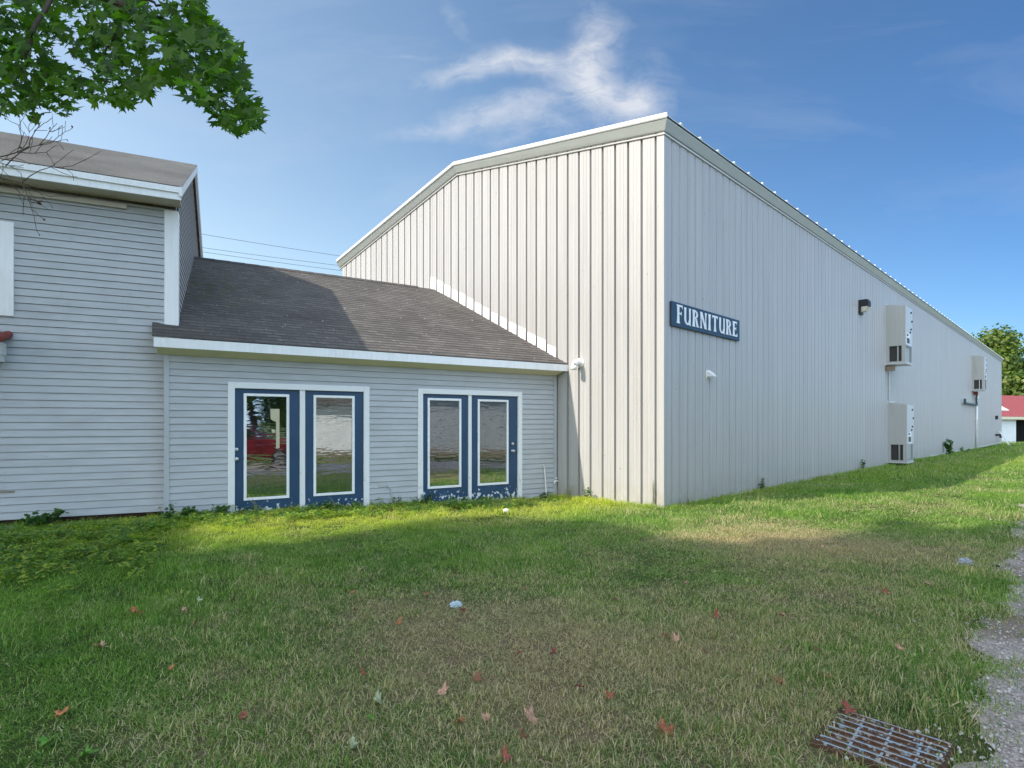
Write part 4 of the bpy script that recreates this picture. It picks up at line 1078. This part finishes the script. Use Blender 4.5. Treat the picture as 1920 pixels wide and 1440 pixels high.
bp = np.array([px_pt(*b) for b in buds if rnd.random() < .35]); n = len(bp)
leaf_mesh('withered_foliage', bp, np.random.normal(0, 1, (n, 3)), np.random.uniform(0, 6, n), np.random.uniform(.015, .035, n), QUAD, paint('withered_leaf', (.10, .04, .025), .8, .3, 20), maple, np.random.random(n), .6)

# ---------------------------------------------------------------- weeds and plants one can point at
def plant(name, label, at, h, spread, nleaf, lsize, seed, m=None, stems=6, cat='plant', group=None):
    rnd = random.Random(seed); x, y = at; z = gz(x, y)
    e = empty(name, (x, y, z)); tag(e, label, cat, group)
    mb = MB(); P = []; NR = []
    for k in range(stems):
        a = rnd.uniform(0, 6.28); q = spread * rnd.uniform(.2, 1); tip = Vector((x + q * math.cos(a), y + q * math.sin(a), z + h * rnd.uniform(.55, 1)))
        b = Vector((x + .2 * q * math.cos(a), y + .2 * q * math.sin(a), z - .02)); mid = b.lerp(tip, .5) + Vector((0, 0, .12 * h))
        mb.tube([b, mid, tip], [.005, .004, .002], 5)
        for j in range(nleaf // stems):
            t = rnd.uniform(.15, 1); p = (b.lerp(mid, t * 2) if t < .5 else mid.lerp(tip, t * 2 - 1)) + Vector((rnd.gauss(0, .12), rnd.gauss(0, .12), rnd.gauss(0, .05))) * spread
            if p.z < z + .01: p.z = z + .02
            P.append(tuple(p)); NR.append((rnd.gauss(0, .6), rnd.gauss(0, .6) - .2, 1))
    mb.build('stems', m or M['straw'], e)
    n = len(P); leaf_mesh('foliage', np.array(P), np.array(NR), np.random.uniform(0, 6.28, n), np.random.uniform(.6, 1.2, n) * lsize, [(0, -.1), (.3, .1), (.38, .4), (0, .9), (-.38, .4), (-.3, .1)], m or M['weed'], e, np.random.random(n), .25)
    return e
GWD = 'weeds growing along the wall bases'
gp2 = lambda s, d: LW(s, d, 0)[:2]
plant('weed', 'bushy dark green weed at the foot of the house wall above the gravel', H(-1.62, .28, 0)[:2], .22, .30, 170, .075, 1, group=GWD)
plant('weed', 'small weed in the corner where the house wall meets the low wing', H(-.12, .32, 0)[:2], .27, .15, 70, .06, 2, group=GWD)
plant('weed', 'leafy weed clump under the clapboards left of the first blue door', gp2(sx(352), .22), .20, .24, 120, .06, 3, group=GWD)
plant('weed', 'tall weed touching the left jamb of the leftmost blue door', gp2(sx(412), .2), .22, .16, 80, .055, 4, group=GWD)
plant('weed', 'low weed patch under the second door of the left pair', gp2(sx(640), .2), .12, .30, 110, .05, 5, group=GWD)
plant('weed', 'small weed under the outlet plate between the door pairs', gp2(sx(738), .12), .20, .10, 40, .05, 6, group=GWD)
plant('weed', 'leafy weed at the left jamb of the right door pair', gp2(sx(800), .2), .17, .26, 120, .055, 7, group=GWD)
plant('weed', 'low weed patch below the rightmost blue door', gp2(sx(905), .2), .13, .30, 90, .05, 8, group=GWD)
plant('weed', 'weed at the foot of the thin white plastic pipe', gp2(sx(1012), .15), .16, .16, 60, .05, 9, group=GWD)
plant('weed', 'round leaved weed against the sunlit gable wall', MG(bg(1108), .14, 0)[:2], .30, .13, 60, .055, 10, group=GWD)
plant('weed', 'thin weed against the shaded wall a few metres past the corner', MS(sg(1421), .10, 0)[:2], .34, .10, 60, .06, 14, group=GWD)
plant('weed', 'thin dark weed just left of the ground level air conditioner', MS(sg(1612), .10, 0)[:2], .42, .09, 60, .06, 15, group=GWD)
plant('shrub', 'leafy green shrub at the wall between the near and far air conditioners', MS(sg(1768), .35, 0)[:2], 0.95, .42, 300, .12, 16, cat='shrub')
plant('weed', 'tiny weed right of the wall shrub', MS(sg(1800), .25, 0)[:2], .35, .3, 60, .12, 17, group=GWD)
def stalks(label, at, h, n, seed, lean=.3):
    rnd = random.Random(seed); x, y = at; z = gz(x, y); mb = MB()
    for k in range(n):
        a = rnd.uniform(0, 6.28); q = h * lean * rnd.uniform(.2, 1); hh = h * rnd.uniform(.6, 1)
        mb.tube([(x + rnd.gauss(0, .02), y + rnd.gauss(0, .02), z - .01), (x + q * .35 * math.cos(a), y + q * .35 * math.sin(a), z + hh * .6), (x + q * math.cos(a), y + q * math.sin(a), z + hh)], [.004, .003, .001], 5)
    o = mb.build('grass_stalks', M['straw']); tag(o, label, 'grass stalks', 'tall grass stalks at the wall bases'); return o
st = stalks('very tall seeding grass stalks against the end of the sunlit gable', MG(bg(1228), .06, 0)[:2], .62, 9, 31, .12)
stalks('pale arching grass stalks right of the near hall corner', MS(sg(1275), .15, 0)[:2], .34, 8, 32, .8)
stalks('pale grass stalks in front of the leftmost blue door', gp2(sx(478), .40), .36, 5, 33, .6)
stalks('pale grass stalks in front of the second blue door', gp2(sx(618), .40), .30, 4, 34, .7)
stalks('grass stalks at the shadowed foot of the gable near the tap', MG(bg(1075), .15, 0)[:2], .34, 12, 35, .5)

# ---------------------------------------------------------------- fallen leaves and litter on the lawn
LEAF_COL = {'brown': (.26, .11, .05), 'rust': (.36, .11, .045), 'orange': (.46, .18, .06), 'red': (.29, .075, .045), 'dark red': (.20, .028, .024), 'pink': (.55, .31, .20), 'tan': (.48, .32, .18), 'yellow': (.48, .34, .05), 'pale green': (.40, .46, .28), 'green': (.12, .30, .03)}
LM = {}
for k, c in LEAF_COL.items():
    m, nt, b = mat('fallen_leaf_' + k.replace(' ', '_')); p = pos(nt)
    L(nt, mix(nt, ramp(nt, noise(nt, p, 45, 4, .6), [(.35, 0), (.65, 1)]), tuple(x * .55 for x in c), c), b.inputs['Base Color']); b.inputs['Roughness'].default_value = .7; LM[k] = m
LEAVES = [
 (853, 1081, 'brown', .10, 'brown curled maple leaf on the green grass above the plastic wad'),
 (659, 1117, 'orange', .08, 'small orange brown leaf on the lawn below the left door pair'),
 (799, 1120, 'orange', .10, 'orange leaf standing on edge left of the plastic wad'),
 (666, 1151, 'brown', .11, 'brown orange leaf lying left of the plastic wad, lower of two'),
 (748, 1174, 'orange', .09, 'dull orange leaf on dark green grass below left of the plastic wad'),
 (868, 1151, 'dark red', .10, 'dark red leaf touching the pale plastic wad'),
 (985, 1110, 'pink', .10, 'dusky pink leaf on the grass right of the plastic wad'),
 (1155, 1131, 'tan', .11, 'pale tan leaf on the dry grass in the middle of the lawn'),
 (1284, 1098, 'pink', .09, 'faded leaf at the far edge of the dry patch'),
 (831, 1304, 'pink', .11, 'flat pink leaf in the near centre lawn'),
 (863, 1365, 'orange', .13, 'bright orange red and yellow maple leaf standing up in the near dry grass'),
 (910, 1356, 'pink', .09, 'small pale pink leaf just right of the bright orange leaf'),
 (996, 1354, 'pink', .12, 'larger pale pink leaf with pointed tip in the near dry grass'),
 (895, 1281, 'brown', .11, 'long brown leaf sunk in the grass above the pink leaf'),
 (1082, 1296, 'dark red', .09, 'dark red leaf on bare straw in the dry patch'),
 (1142, 1314, 'rust', .10, 'rust coloured leaf right of the dark red leaf on the straw'),
 (1247, 1378, 'rust', .15, 'large curled rust leaf with a twig in the near lawn'),
 (982, 1390, 'brown', .09, 'half hidden brown leaf under the pointed pink leaf'),
 (949, 1433, 'red', .10, 'red leaf cut by the bottom edge of the photo'),
 (709, 1322, 'pale green', .09, 'pale green upturned leaf in the dry near grass'),
 (694, 1354, 'green', .08, 'yellow green leaf below the pale green one'),
 (662, 1408, 'pale green', .09, 'whitish green leaf near the bottom edge'),
 (1037, 1231, 'dark red', .08, 'small dark red leaf in the middle of the straw patch'),
 (973, 1231, 'rust', .08, 'small rust leaf left of the dark red leaf in the straw patch'),
 (1247, 1199, 'red', .08, 'small red leaf at the right of the straw patch'),
 (1267, 1205, 'pink', .10, 'crumpled pinkish leaf beside a small red one'),
 (1325, 1232, 'red', .10, 'red brown leaf on the grass above the large curled leaf'),
 (1343, 1160, 'red', .10, 'reddish leaf by the green edge of the dry patch'),
 (683, 1271, 'rust', .08, 'small rust leaf at the left of the straw patch'),
 (257, 1155, 'orange', .17, 'long orange brown leaf pair lying flat on the left lawn'),
 (362, 1179, 'brown', .11, 'brown curled leaf right of the long orange leaf'),
 (186, 1219, 'tan', .14, 'big tan crumpled leaf on the dark left lawn'),
 (118, 1346, 'orange', .12, 'round orange red leaf in the near left corner of the lawn'),
 (562, 1083, 'yellow', .10, 'yellow orange leaf on green grass below the first door pair'),
 (345, 1149, 'pink', .07, 'tiny faded leaf above the brown curled leaf'),
 (455, 1352, 'red', .08, 'small red leaf upright in the near left grass'),
 (320, 1261, 'orange', .07, 'tiny orange leaf in tall tufted grass on the left'),
 (86, 1402, 'green', .13, 'bright yellow green leaf at the bottom left'),
 (165, 1427, 'green', .15, 'green leaf cut by the bottom edge at the left'),
 (375, 1132, 'pale green', .08, 'thin pale leaf fragment on the left lawn'),
 (1466, 1159, 'pink', .12, 'salmon leaf at the border of straw and green grass on the right'),
 (1661, 1116, 'red', .12, 'bright red leaf on green grass near the drive'),
 (1737, 1102, 'tan', .14, 'flat tan leaf nearest the gravel edge'),
 (1687, 1223, 'pink', .10, 'pink brown leaf on the green strip beside the drive'),
 (1550, 1277, 'brown', .10, 'dark brown leaf left above the drain grate'),
 (1462, 1289, 'rust', .11, 'rust leaf in bright green grass left of the drain grate'),
 (1540, 1030, 'tan', .12, 'faded leaf on the far dry grass near the sun line'),
 (1530, 1225, 'brown', .09, 'small brown leaf hidden in grass above the grate'),
 (1730, 1160, 'yellow', .05, 'tiny yellow leaf on the green strip near the drive'),
 (1908, 968, 'orange', .16, 'orange leaf lying in the sun at the drive edge'),
 (1282, 1040, 'yellow', .07, 'tiny yellowish leaf near the shade line right of centre')]
def fallen(x, y, col, size, label, base=None, lift=.03):
    g = base or ground_px(x, y); e_r = random.Random(int(x * 7 + y)); n = 18
    az = e_r.uniform(0, 6.28); tx, ty = e_r.gauss(0, .45), e_r.gauss(0, .4) + .25; v = []
    for (a, b) in MAPLE + [(0.015, -.1), (.03, -.5), (.0, -.5)]:
        a *= size * 1.15; b = (b - .3) * size; z = (abs(a) / size) ** 1.4 * size * e_r.uniform(.3, 1.2) + (b / size) ** 2 * size * e_r.uniform(-.1, .5)
        ca, sa = math.cos(az), math.sin(az); X, Y = a * ca - b * sa, a * sa + b * ca
        v.append((g[0] + X, g[1] + Y, g[2] + lift + z + X * tx + Y * ty))
    me = bpy.data.meshes.new('fallen_leaf'); me.from_pydata(v, [], [tuple(range(18)), (18, 19, 20)]); me.materials.append(LM[col])
    o = bpy.data.objects.new('fallen_leaf', me); COL.objects.link(o)
    me.transform(Matrix.Translation(-Vector((g[0], g[1], g[2])))); o.location = g
    md = o.modifiers.new('solid', 'SOLIDIFY'); md.thickness = .0012
    tag(o, label, 'leaf', 'fallen maple leaves on the lawn')
for a in LEAVES: fallen(a[0], a[1], a[2], a[3] * .55, a[4], lift=.028)
fallen(1592, 1342, 'red', .075, 'large red leaf lying on the corner of the drain grate', lift=.03)
# pale plastic wad
import bmesh
def wad(name, label, px, size, m, seed, cat):
    g = ground_px(*px); bm = bmesh.new(); bmesh.ops.create_icosphere(bm, subdivisions=3, radius=size); r_ = random.Random(seed)
    ph = [r_.uniform(0, 6) for _ in range(6)]
    for v in bm.verts:
        d = v.co.normalized(); k = 1 + .22 * math.sin(7 * d.x + ph[0]) * math.sin(6 * d.y + ph[1]) + .15 * math.sin(15 * d.z + ph[2] + 9 * d.x)
        v.co = Vector((d.x, d.y * .8, d.z * .62)) * size * k
    me = bpy.data.meshes.new(name); bm.to_mesh(me); bm.free(); me.materials.append(m)
    o = bpy.data.objects.new(name, me); COL.objects.link(o); o.location = (g[0], g[1], g[2] + size * .55); tag(o, label, cat)
wad('plastic_wad', 'pale blue crumpled plastic wad on the lawn beside a dark red leaf', (855, 1140), .05, paint('pale_plastic', (.42, .52, .56), .35, .1, 20), 1, 'litter')
wad('plastic_scrap', 'white scrap of litter in the sunlit grass before the right doors', (949, 960), .05, M['pvc'], 2, 'litter')
wad('grey_scrap', 'flat grey scrap of litter on the grass near the drive', (1809, 1060), .07, paint('grey_scrap', (.30, .33, .37), .5, .2, 20), 3, 'litter')

# ---------------------------------------------------------------- far background: red roofed shed, trees, power lines
SH_O = (51.0, 60.0); SU = (.93, .37); SN = (.37, -.93); SF = frame(SH_O, SU, SN)
shed = empty('red_roofed_shed', (SF(4, 0, -.4))); tag(shed, 'white shed with red metal roof and dark doorway beyond the hall', 'shed')
gx = px_s(SH_O, SU, 1905)
mb = MB(); mb.box(SF, -6, gx, -6, 0, -.6, 2.35); mb.box(SF, gx + 4, 16, -6, -.01, -.6, 2.35); mb.box(SF, gx, gx + 4, -6, -1.5, -.6, 2.35); mb.box(SF, gx, gx + 4, -1.5, .0, 2.0, 2.35); mb.build('wall', M['shed_white'], shed)
mb = MB(); mb.box(SF, gx + .05, gx + 3.95, -1.4, -.6, -.6, 2.0); mb.build('doorway', M['dark'], shed)
mb = MB()
for k in range(44):
    a = -6.4 + k * .52
    mb.prism([SF(a, .5, 2.30), SF(a, -3.2, 4.75), SF(a, -3.2, 4.83), SF(a, .5, 2.38)], [SF(a + .5, .5, 2.30), SF(a + .5, -3.2, 4.75), SF(a + .5, -3.2, 4.83), SF(a + .5, .5, 2.38)])
    mb.prism([SF(a, -6.9, 2.30), SF(a, -3.2, 4.75), SF(a, -3.2, 4.83), SF(a, -6.9, 2.38)], [SF(a + .5, -6.9, 2.30), SF(a + .5, -3.2, 4.75), SF(a + .5, -3.2, 4.83), SF(a + .5, -6.9, 2.38)])
mb.build('roof', M['red_roof'], shed)
mb = MB(); mb.box(SF, -6.5, 16.5, .5, .55, 2.05, 2.33); mb.build('eave_board', M['cream'], shed)
sk0, sk1 = px_s(SH_O, SU, 1878), px_s(SH_O, SU, 1901)
mb = MB(); q = [(-.4, 2.99), (-1.5, 3.72)]
mb.prism([SF(sk0, d, z + .0) for d, z in q] + [SF(sk0, d, z + .05) for d, z in reversed(q)], [SF(sk1, d, z + .0) for d, z in q] + [SF(sk1, d, z + .05) for d, z in reversed(q)]); mb.build('roof_panel', M['skylight'], shed)

def far_tree(label, x, y, h, r, seed, n=9000, ls=.58, low=1.5, m='far_leaf', name='broadleaf_tree', group=None):
    rnd = random.Random(seed); z = gz(x, y); e = empty(name, (x, y, z)); tag(e, label, 'tree', group)
    mb, pts = tree_skeleton((x, y, z - .3), (x + rnd.uniform(-.6, .6), y, z + h * .8), max(.18, h * .022), rnd)
    lobes = []
    for k in range(15):
        t = rnd.uniform(0, 1); zz = z + low + (h - low) * (.12 + .80 * t); w = r * (math.sin(math.pi * (.15 + .72 * t)) ** .7) * rnd.uniform(.45, .95); a = rnd.uniform(0, 6.28)
        lobes.append((Vector((x + w * .7 * math.cos(a), y + w * .7 * math.sin(a), zz)), rnd.uniform(.26, .44) * r))
    for c, q in lobes: mb.tube([pts[rnd.randrange(2, 6)], c.lerp(pts[4], .4), c], [.12, .07, .02], 5)
    mb.build('trunk', M['bark'], e, smooth=True)
    P = []; NR = []; RN = []
    for _ in range(n):
        c, q = rnd.choice(lobes); v = Vector((rnd.gauss(0, 1), rnd.gauss(0, 1), rnd.gauss(0, 1))).normalized()
        p = c + Vector((v.x, v.y, v.z * .75)) * q * rnd.uniform(.55, 1.12)
        P.append(tuple(p)); NR.append((v.x + rnd.gauss(0, .5), v.y + rnd.gauss(0, .5), v.z + .5 + rnd.gauss(0, .4))); RN.append(min(1, max(0, rnd.gauss(.5, .25))))
    nn = len(P); leaf_mesh('crown', np.array(P), np.array(NR), np.random.uniform(0, 6.28, nn), np.random.uniform(.6, 1.3, nn) * ls, QUAD, M[m], e, np.array(RN), .2)
fx = lambda x, d: ((x - CX) / F * d, d)
TG = 'trees beyond the far end of the hall'
far_tree('round crowned tree showing its top just over the hall roof end', *fx(1840, 88), 17.0, 7.6, 41, group=TG)
far_tree('bright green tree right behind the red shed roof', *fx(1912, 76), 11.5, 5.6, 42, group=TG)
far_tree('tall tree at the right edge behind the shed', *fx(1948, 90), 17.0, 6.5, 43, group=TG)
far_tree('low bushy tree filling the gap between hall and shed roof', *fx(1880, 80), 8.5, 5.0, 44, low=.5, group=TG)
far_tree('tall broad tree between the hall end and the shed', *fx(1893, 96), 15.5, 6.5, 46, group=TG)
far_tree('dark dense tree deeper behind the shed', *fx(1900, 100), 12.5, 7.0, 45, low=.5, group=TG)
# trees across the drive, mirrored in the first glass door
far_tree('broadleaf tree behind the parked red car, mirrored in the door glass', 10.6, -8.6, 10, 4.6, 51, 6000, .36, .2, 'maple')
far_tree('third broadleaf tree behind the red car, nearest the white outbuilding', 12.6, -7.4, 9, 3.6, 53, 5000, .36, .0, 'maple')
far_tree('second broadleaf tree behind the red car', 6.0, -11.5, 11, 5.0, 52, 6000, .36, .2, 'maple')
# power lines
PG = 'power lines behind the buildings'
PA, PB = (-34.0, 46.0), (3.5, 58.0)
def pole(name, at, label):
    e = empty(name, (at[0], at[1], gz(*at))); tag(e, label, 'pole', 'utility poles carrying the power lines')
    mb = MB(); mb.tube([(at[0], at[1], -1), (at[0], at[1], 21.3)], [.19, .12], 10); mb.build('shaft', M['wood'], e, smooth=True)
    mb = MB(); mb.tube([(at[0] - .35, at[1] - 1.1, 20.2), (at[0] + .35, at[1] + 1.1, 20.2)], .07, 6); mb.build('crossarm', M['wood'], e)
pole('utility_pole', PA, 'wooden utility pole hidden behind the house'); pole('utility_pole', PB, 'wooden utility pole hidden behind the metal hall')
for (ya, yb, lab) in ((440, 481, 'highest of the three thin power lines crossing the sky gap'), (465, 499, 'middle power line in the sky between house and hall'), (473, 508, 'lowest power line just above the wing roof ridge')):
    mb = MB(); pts = []
    k0, k1 = (385 - CX) / F, (645 - CX) / F
    for t in np.linspace(0, 1, 25):
        x = PA[0] + (PB[0] - PA[0]) * t; y = PA[1] + (PB[1] - PA[1]) * t
        k = x / y; u = (k - k0) / (k1 - k0); yy = ya + (yb - ya) * u - (6 * (u - .5) ** 2 - 1.5) * .5
        pts.append((x, y, ZC + (HY - yy) / F * y))
    mb.tube(pts, .016, 5); o = mb.build('power_line', M['wire']); tag(o, lab, 'power line', PG)

# ---------------------------------------------------------------- across the drive (mirrored in the door glass)
def simple_shed(name, label, a, b, h, m, depth=6):
    d = Vector((b[0] - a[0], b[1] - a[1])); ln = d.length; u = d.normalized(); n = (-u.y, u.x); fr = frame(a, u, n)
    e = empty(name, (a[0], a[1], 0)); tag(e, label, 'building')
    mb = MB(); clapboards(mb, fr, lambda p, q: [(0, ln)], .3, h, .18, .02); mb.box(fr, 0.01, ln - .01, -depth, -.01, -.1, h); mb.build('wall', m, e, fix=False)
    mb = MB(); mb.prism([fr(-.3, .4, h - .05), fr(-.3, -depth / 2, h + 1.6), fr(-.3, -depth - .4, h - .05)], [fr(ln + .3, .4, h - .05), fr(ln + .3, -depth / 2, h + 1.6), fr(ln + .3, -depth - .4, h - .05)]); mb.build('roof', M['shingle'], e)
    mb = MB(); mb.box(fr, .0, ln, .0, .03, -.1, .3); mb.build('base_course', M['wood'], e)
simple_shed('white_outbuilding', 'white clapboard outbuilding across the drive, out of frame at right', (8.9, -3.7), (11.4, -.1), 2.6, M['shed_white'], 5)
simple_shed('shaded_outbuilding', 'clapboard outbuilding across the drive beside the white one, its shade put into the grey colour', (11.5, .1), (17.0, 6.6), 3.2, M['shed_shade'], 5)

def red_car():
    c = (4.2, -1.65); fr = frame(c, MU, MN); e = empty('parked_car', (c[0], c[1], gz(*c))); tag(e, 'parked red car on the gravel drive, mirrored in the leftmost door glass', 'car')
    side = [(-2.2, .38), (-2.25, .75), (-2.1, .98), (-1.35, 1.05), (1.0, 1.02), (2.0, .86), (2.25, .66), (2.2, .36)]
    top = [(-1.75, 1.0), (-1.35, 1.50), (.15, 1.54), (1.05, 1.0)]
    mb = MB(); mb.prism([fr(a, -.86, z) for a, z in side], [fr(a, .86, z) for a, z in side])
    mb.build('body', M['red_car'], e, bevel=.05); mb = MB()
    mb.prism([fr(a, -.72, z) if z > 1.1 else fr(a, -.82, z) for a, z in top], [fr(a, .72, z) if z > 1.1 else fr(a, .82, z) for a, z in top]); mb.build('cabin', M['red_car'], e, bevel=.05)
    mb = MB()
    for sgn in (-1, 1):
        for q in ([(-1.55, 1.07), (-1.27, 1.43), (-.62, 1.46), (-.62, 1.07)], [(-.54, 1.07), (-.54, 1.46), (.12, 1.47), (.85, 1.07)]):
            def wp(a, z, o): return fr(a, sgn * (.82 - (z - 1.0) * .19 + o), z)
            mb.prism([wp(a, z, -.01) for a, z in q], [wp(a, z, .012) for a, z in q])
    mb.build('side_window', M['glass'], e)
    mb = MB(); mb.prism([fr(1.07, -.74, 1.03), fr(1.07, .74, 1.03), fr(.22, .66, 1.52), fr(.22, -.66, 1.52)], [fr(1.10, -.74, 1.05), fr(1.10, .74, 1.05), fr(.25, .66, 1.545), fr(.25, -.66, 1.545)]); mb.build('windscreen', M['glass'], e)
    for a in (-1.4, 1.4):
        for sgn in (-1, 1):
            mb = MB(); mb.tube([fr(a, sgn * .66, .32), fr(a, sgn * .90, .32)], .32, 20); w = mb.build('wheel', M['tyre'], e)
            mb = MB(); mb.tube([fr(a, sgn * .88, .32), fr(a, sgn * .915, .32)], [.2, .17], 16); mb.build('rim', M['metal'], w)
    for sgn in (-1, 1):
        mb = MB(); mb.box(fr, 2.12, 2.235, sgn * .62 - .17, sgn * .62 + .17, .62, .74); mb.build('headlight', M['bulb'], e)
        mb = MB(); mb.box(fr, -2.245, -2.15, sgn * .68 - .12, sgn * .68 + .12, .74, .92); mb.build('tail_light', M['rustred'], e)
red_car()

# ---------------------------------------------------------------- world, sun, camera
W = bpy.data.worlds.new('World'); S.world = W; W.use_nodes = True; nt = W.node_tree; nt.nodes.clear()
out = N(nt, 'ShaderNodeOutputWorld'); bgd = N(nt, 'ShaderNodeBackground'); bgd.inputs[1].default_value = .15
sky = N(nt, 'ShaderNodeTexSky'); sky.sky_type = 'NISHITA'; sky.sun_disc = False; sky.sun_elevation = SUN_EL
sky.sun_rotation = math.atan2(SUN.x, SUN.y); sky.altitude = 50; sky.air_density = 1.0; sky.dust_density = .4; sky.ozone_density = 2.2
tc = N(nt, 'ShaderNodeTexCoord').outputs['Generated']
sep = N(nt, 'ShaderNodeSeparateXYZ'); L(nt, tc, sep.inputs[0])
yy = math_(nt, 'MAXIMUM', sep.outputs['Y'], .02)
cu = math_(nt, 'DIVIDE', sep.outputs['X'], yy); cv = math_(nt, 'DIVIDE', sep.outputs['Z'], yy)
comb = N(nt, 'ShaderNodeCombineXYZ'); L(nt, cu, comb.inputs[0]); L(nt, cv, comb.inputs[1]); cuv = comb.outputs[0]
wn = N(nt, 'ShaderNodeTexNoise'); wn.inputs['Scale'].default_value = 7; wn.inputs['Detail'].default_value = 5; L(nt, cuv, wn.inputs['Vector'])
wv = N(nt, 'ShaderNodeVectorMath', operation='MULTIPLY_ADD'); L(nt, wn.outputs['Color'], wv.inputs[0]); wv.inputs[1].default_value = (.09, .07, 0); L(nt, cuv, wv.inputs[2])
wsub = N(nt, 'ShaderNodeVectorMath', operation='SUBTRACT'); L(nt, wv.outputs[0], wsub.inputs[0]); wsub.inputs[1].default_value = (.045, .035, 0)
tot = None
for (x, y, lx, ly, rot, amp) in ((905, 128, 150, 26, 8, .95), (1000, 118, 90, 30, -10, .7), (1090, 150, 60, 60, 0, .5), (1105, 120, 42, 95, 4, .9), (1130, 60, 55, 70, 0, .45), (1200, 192, 60, 38, 0, 1.1), (1130, 170, 100, 40, -8, .6), (950, 205, 140, 30, 8, .75), (870, 235, 170, 22, 6, .55), (855, 40, 26, 70, 25, .26), (1010, 250, 150, 24, 10, .4), (740, 102, 130, 9, -2, .3), (1230, 130, 60, 60, 0, .25)):
    mp = N(nt, 'ShaderNodeMapping', vector_type='TEXTURE'); L(nt, wsub.outputs[0], mp.inputs[0])
    mp.inputs['Location'].default_value = ((x - CX) / F, (HY - y) / F, 0); mp.inputs['Rotation'].default_value = (0, 0, R(rot)); mp.inputs['Scale'].default_value = (lx / F, ly / F, 1)
    ln_ = N(nt, 'ShaderNodeVectorMath', operation='LENGTH'); L(nt, mp.outputs[0], ln_.inputs[0])
    g = math_(nt, 'MULTIPLY', math_(nt, 'EXPONENT', math_(nt, 'MULTIPLY', math_(nt, 'POWER', ln_.outputs['Value'], 2), -1.4)), amp)
    tot = g if tot is None else math_(nt, 'ADD', tot, g)
f1 = noise(nt, mapping(nt, wsub.outputs[0], (1, 2.1, 1), (0, 0, R(-8))), 13, 8, .62, .6)
f2 = noise(nt, mapping(nt, cuv, (1, 1.5, 1), (0, 0, R(60))), 26, 6, .65, .8)
wis = math_(nt, 'MULTIPLY_ADD', f1, 1.3, math_(nt, 'MULTIPLY_ADD', f2, .5, -.42))
cl = ramp(nt, math_(nt, 'MULTIPLY', tot, wis), [(.05, 0), (.30, .30), (.85, .78)])
veil = ramp(nt, math_(nt, 'MULTIPLY', noise(nt, mapping(nt, cuv, (.5, 1.6, 1), (0, 0, R(6))), 3.2, 6, .6, .5), 1), [(.48, 0), (.8, .16)])
fwd = math_(nt, 'GREATER_THAN', sep.outputs['Y'], .03)
cl = math_(nt, 'MULTIPLY', math_(nt, 'MAXIMUM', cl, veil), fwd, clamp=True)
hs = N(nt, 'ShaderNodeHueSaturation'); hs.inputs['Saturation'].default_value = 1.08; side = ramp(nt, math_(nt, 'MULTIPLY_ADD', sep.outputs['X'], .62, .38), [(.30, 0), (.85, 1)])
low = ramp(nt, sep.outputs['Z'], [(.0, 1), (.7, .85)])
base0 = mix(nt, 1.0, sky.outputs[0], (.84, .89, .86), 'MULTIPLY')
lside = ramp(nt, math_(nt, 'MULTIPLY_ADD', sep.outputs['X'], -.62, .38), [(.22, 0), (.75, 1)])
base = mix(nt, math_(nt, 'MULTIPLY', lside, low), base0, mix(nt, 1.0, base0, (1.75, 1.36, 1.08), 'MULTIPLY'))
L(nt, mix(nt, math_(nt, 'MULTIPLY', side, low), base, mix(nt, 1.0, base, (.35, .445, .61), 'MULTIPLY')), hs.inputs['Color'])
# bright cloud added over the unseen half of the sky to fill the shade
bw = ramp(nt, math_(nt, 'MULTIPLY', sep.outputs['Y'], -1), [(.02, 0), (.40, 1)])
bn = ramp(nt, noise(nt, mapping(nt, tc, (1, 1, 2)), 2.1, 7, .55, .3), [(.36, 0), (.52, 1)])
up = ramp(nt, sep.outputs['Z'], [(.0, .55), (.12, 1)])
cloud_fill = math_(nt, 'MULTIPLY', math_(nt, 'MULTIPLY', bw, bn), up)
front = mix(nt, cl, hs.outputs[0], (3.6, 3.65, 3.8))
xs_ = ramp(nt, math_(nt, 'MULTIPLY_ADD', sep.outputs['X'], .5, .5), [(.35, 0), (.7, 1)])
L(nt, mix(nt, cloud_fill, front, mix(nt, xs_, (10.4, 10.9, 11.8), (8.0, 10.8, 14.2))), bgd.inputs[0]); L(nt, bgd.outputs[0], out.inputs[0])

sl = bpy.data.lights.new('sun', 'SUN'); sl.energy = 3.75; sl.angle = R(.55); sl.color = (1, .91, .775)
so = bpy.data.objects.new('sun', sl); COL.objects.link(so); so.rotation_euler = SUN.to_track_quat('Z', 'Y').to_euler()

cam = bpy.data.cameras.new('camera'); co = bpy.data.objects.new('camera', cam); COL.objects.link(co)
co.location = (0, 0, ZC); co.rotation_euler = (math.pi / 2, 0, 0); cam.sensor_width = 36; cam.lens = 36 * F / 1920
cam.shift_y = (HY - 720) / 1920; cam.clip_end = 3000; cam.clip_start = .05
S.camera = co
S.view_settings.view_transform = 'Standard'; S.view_settings.look = 'None'; S.view_settings.exposure = .7; S.view_settings.gamma = 1
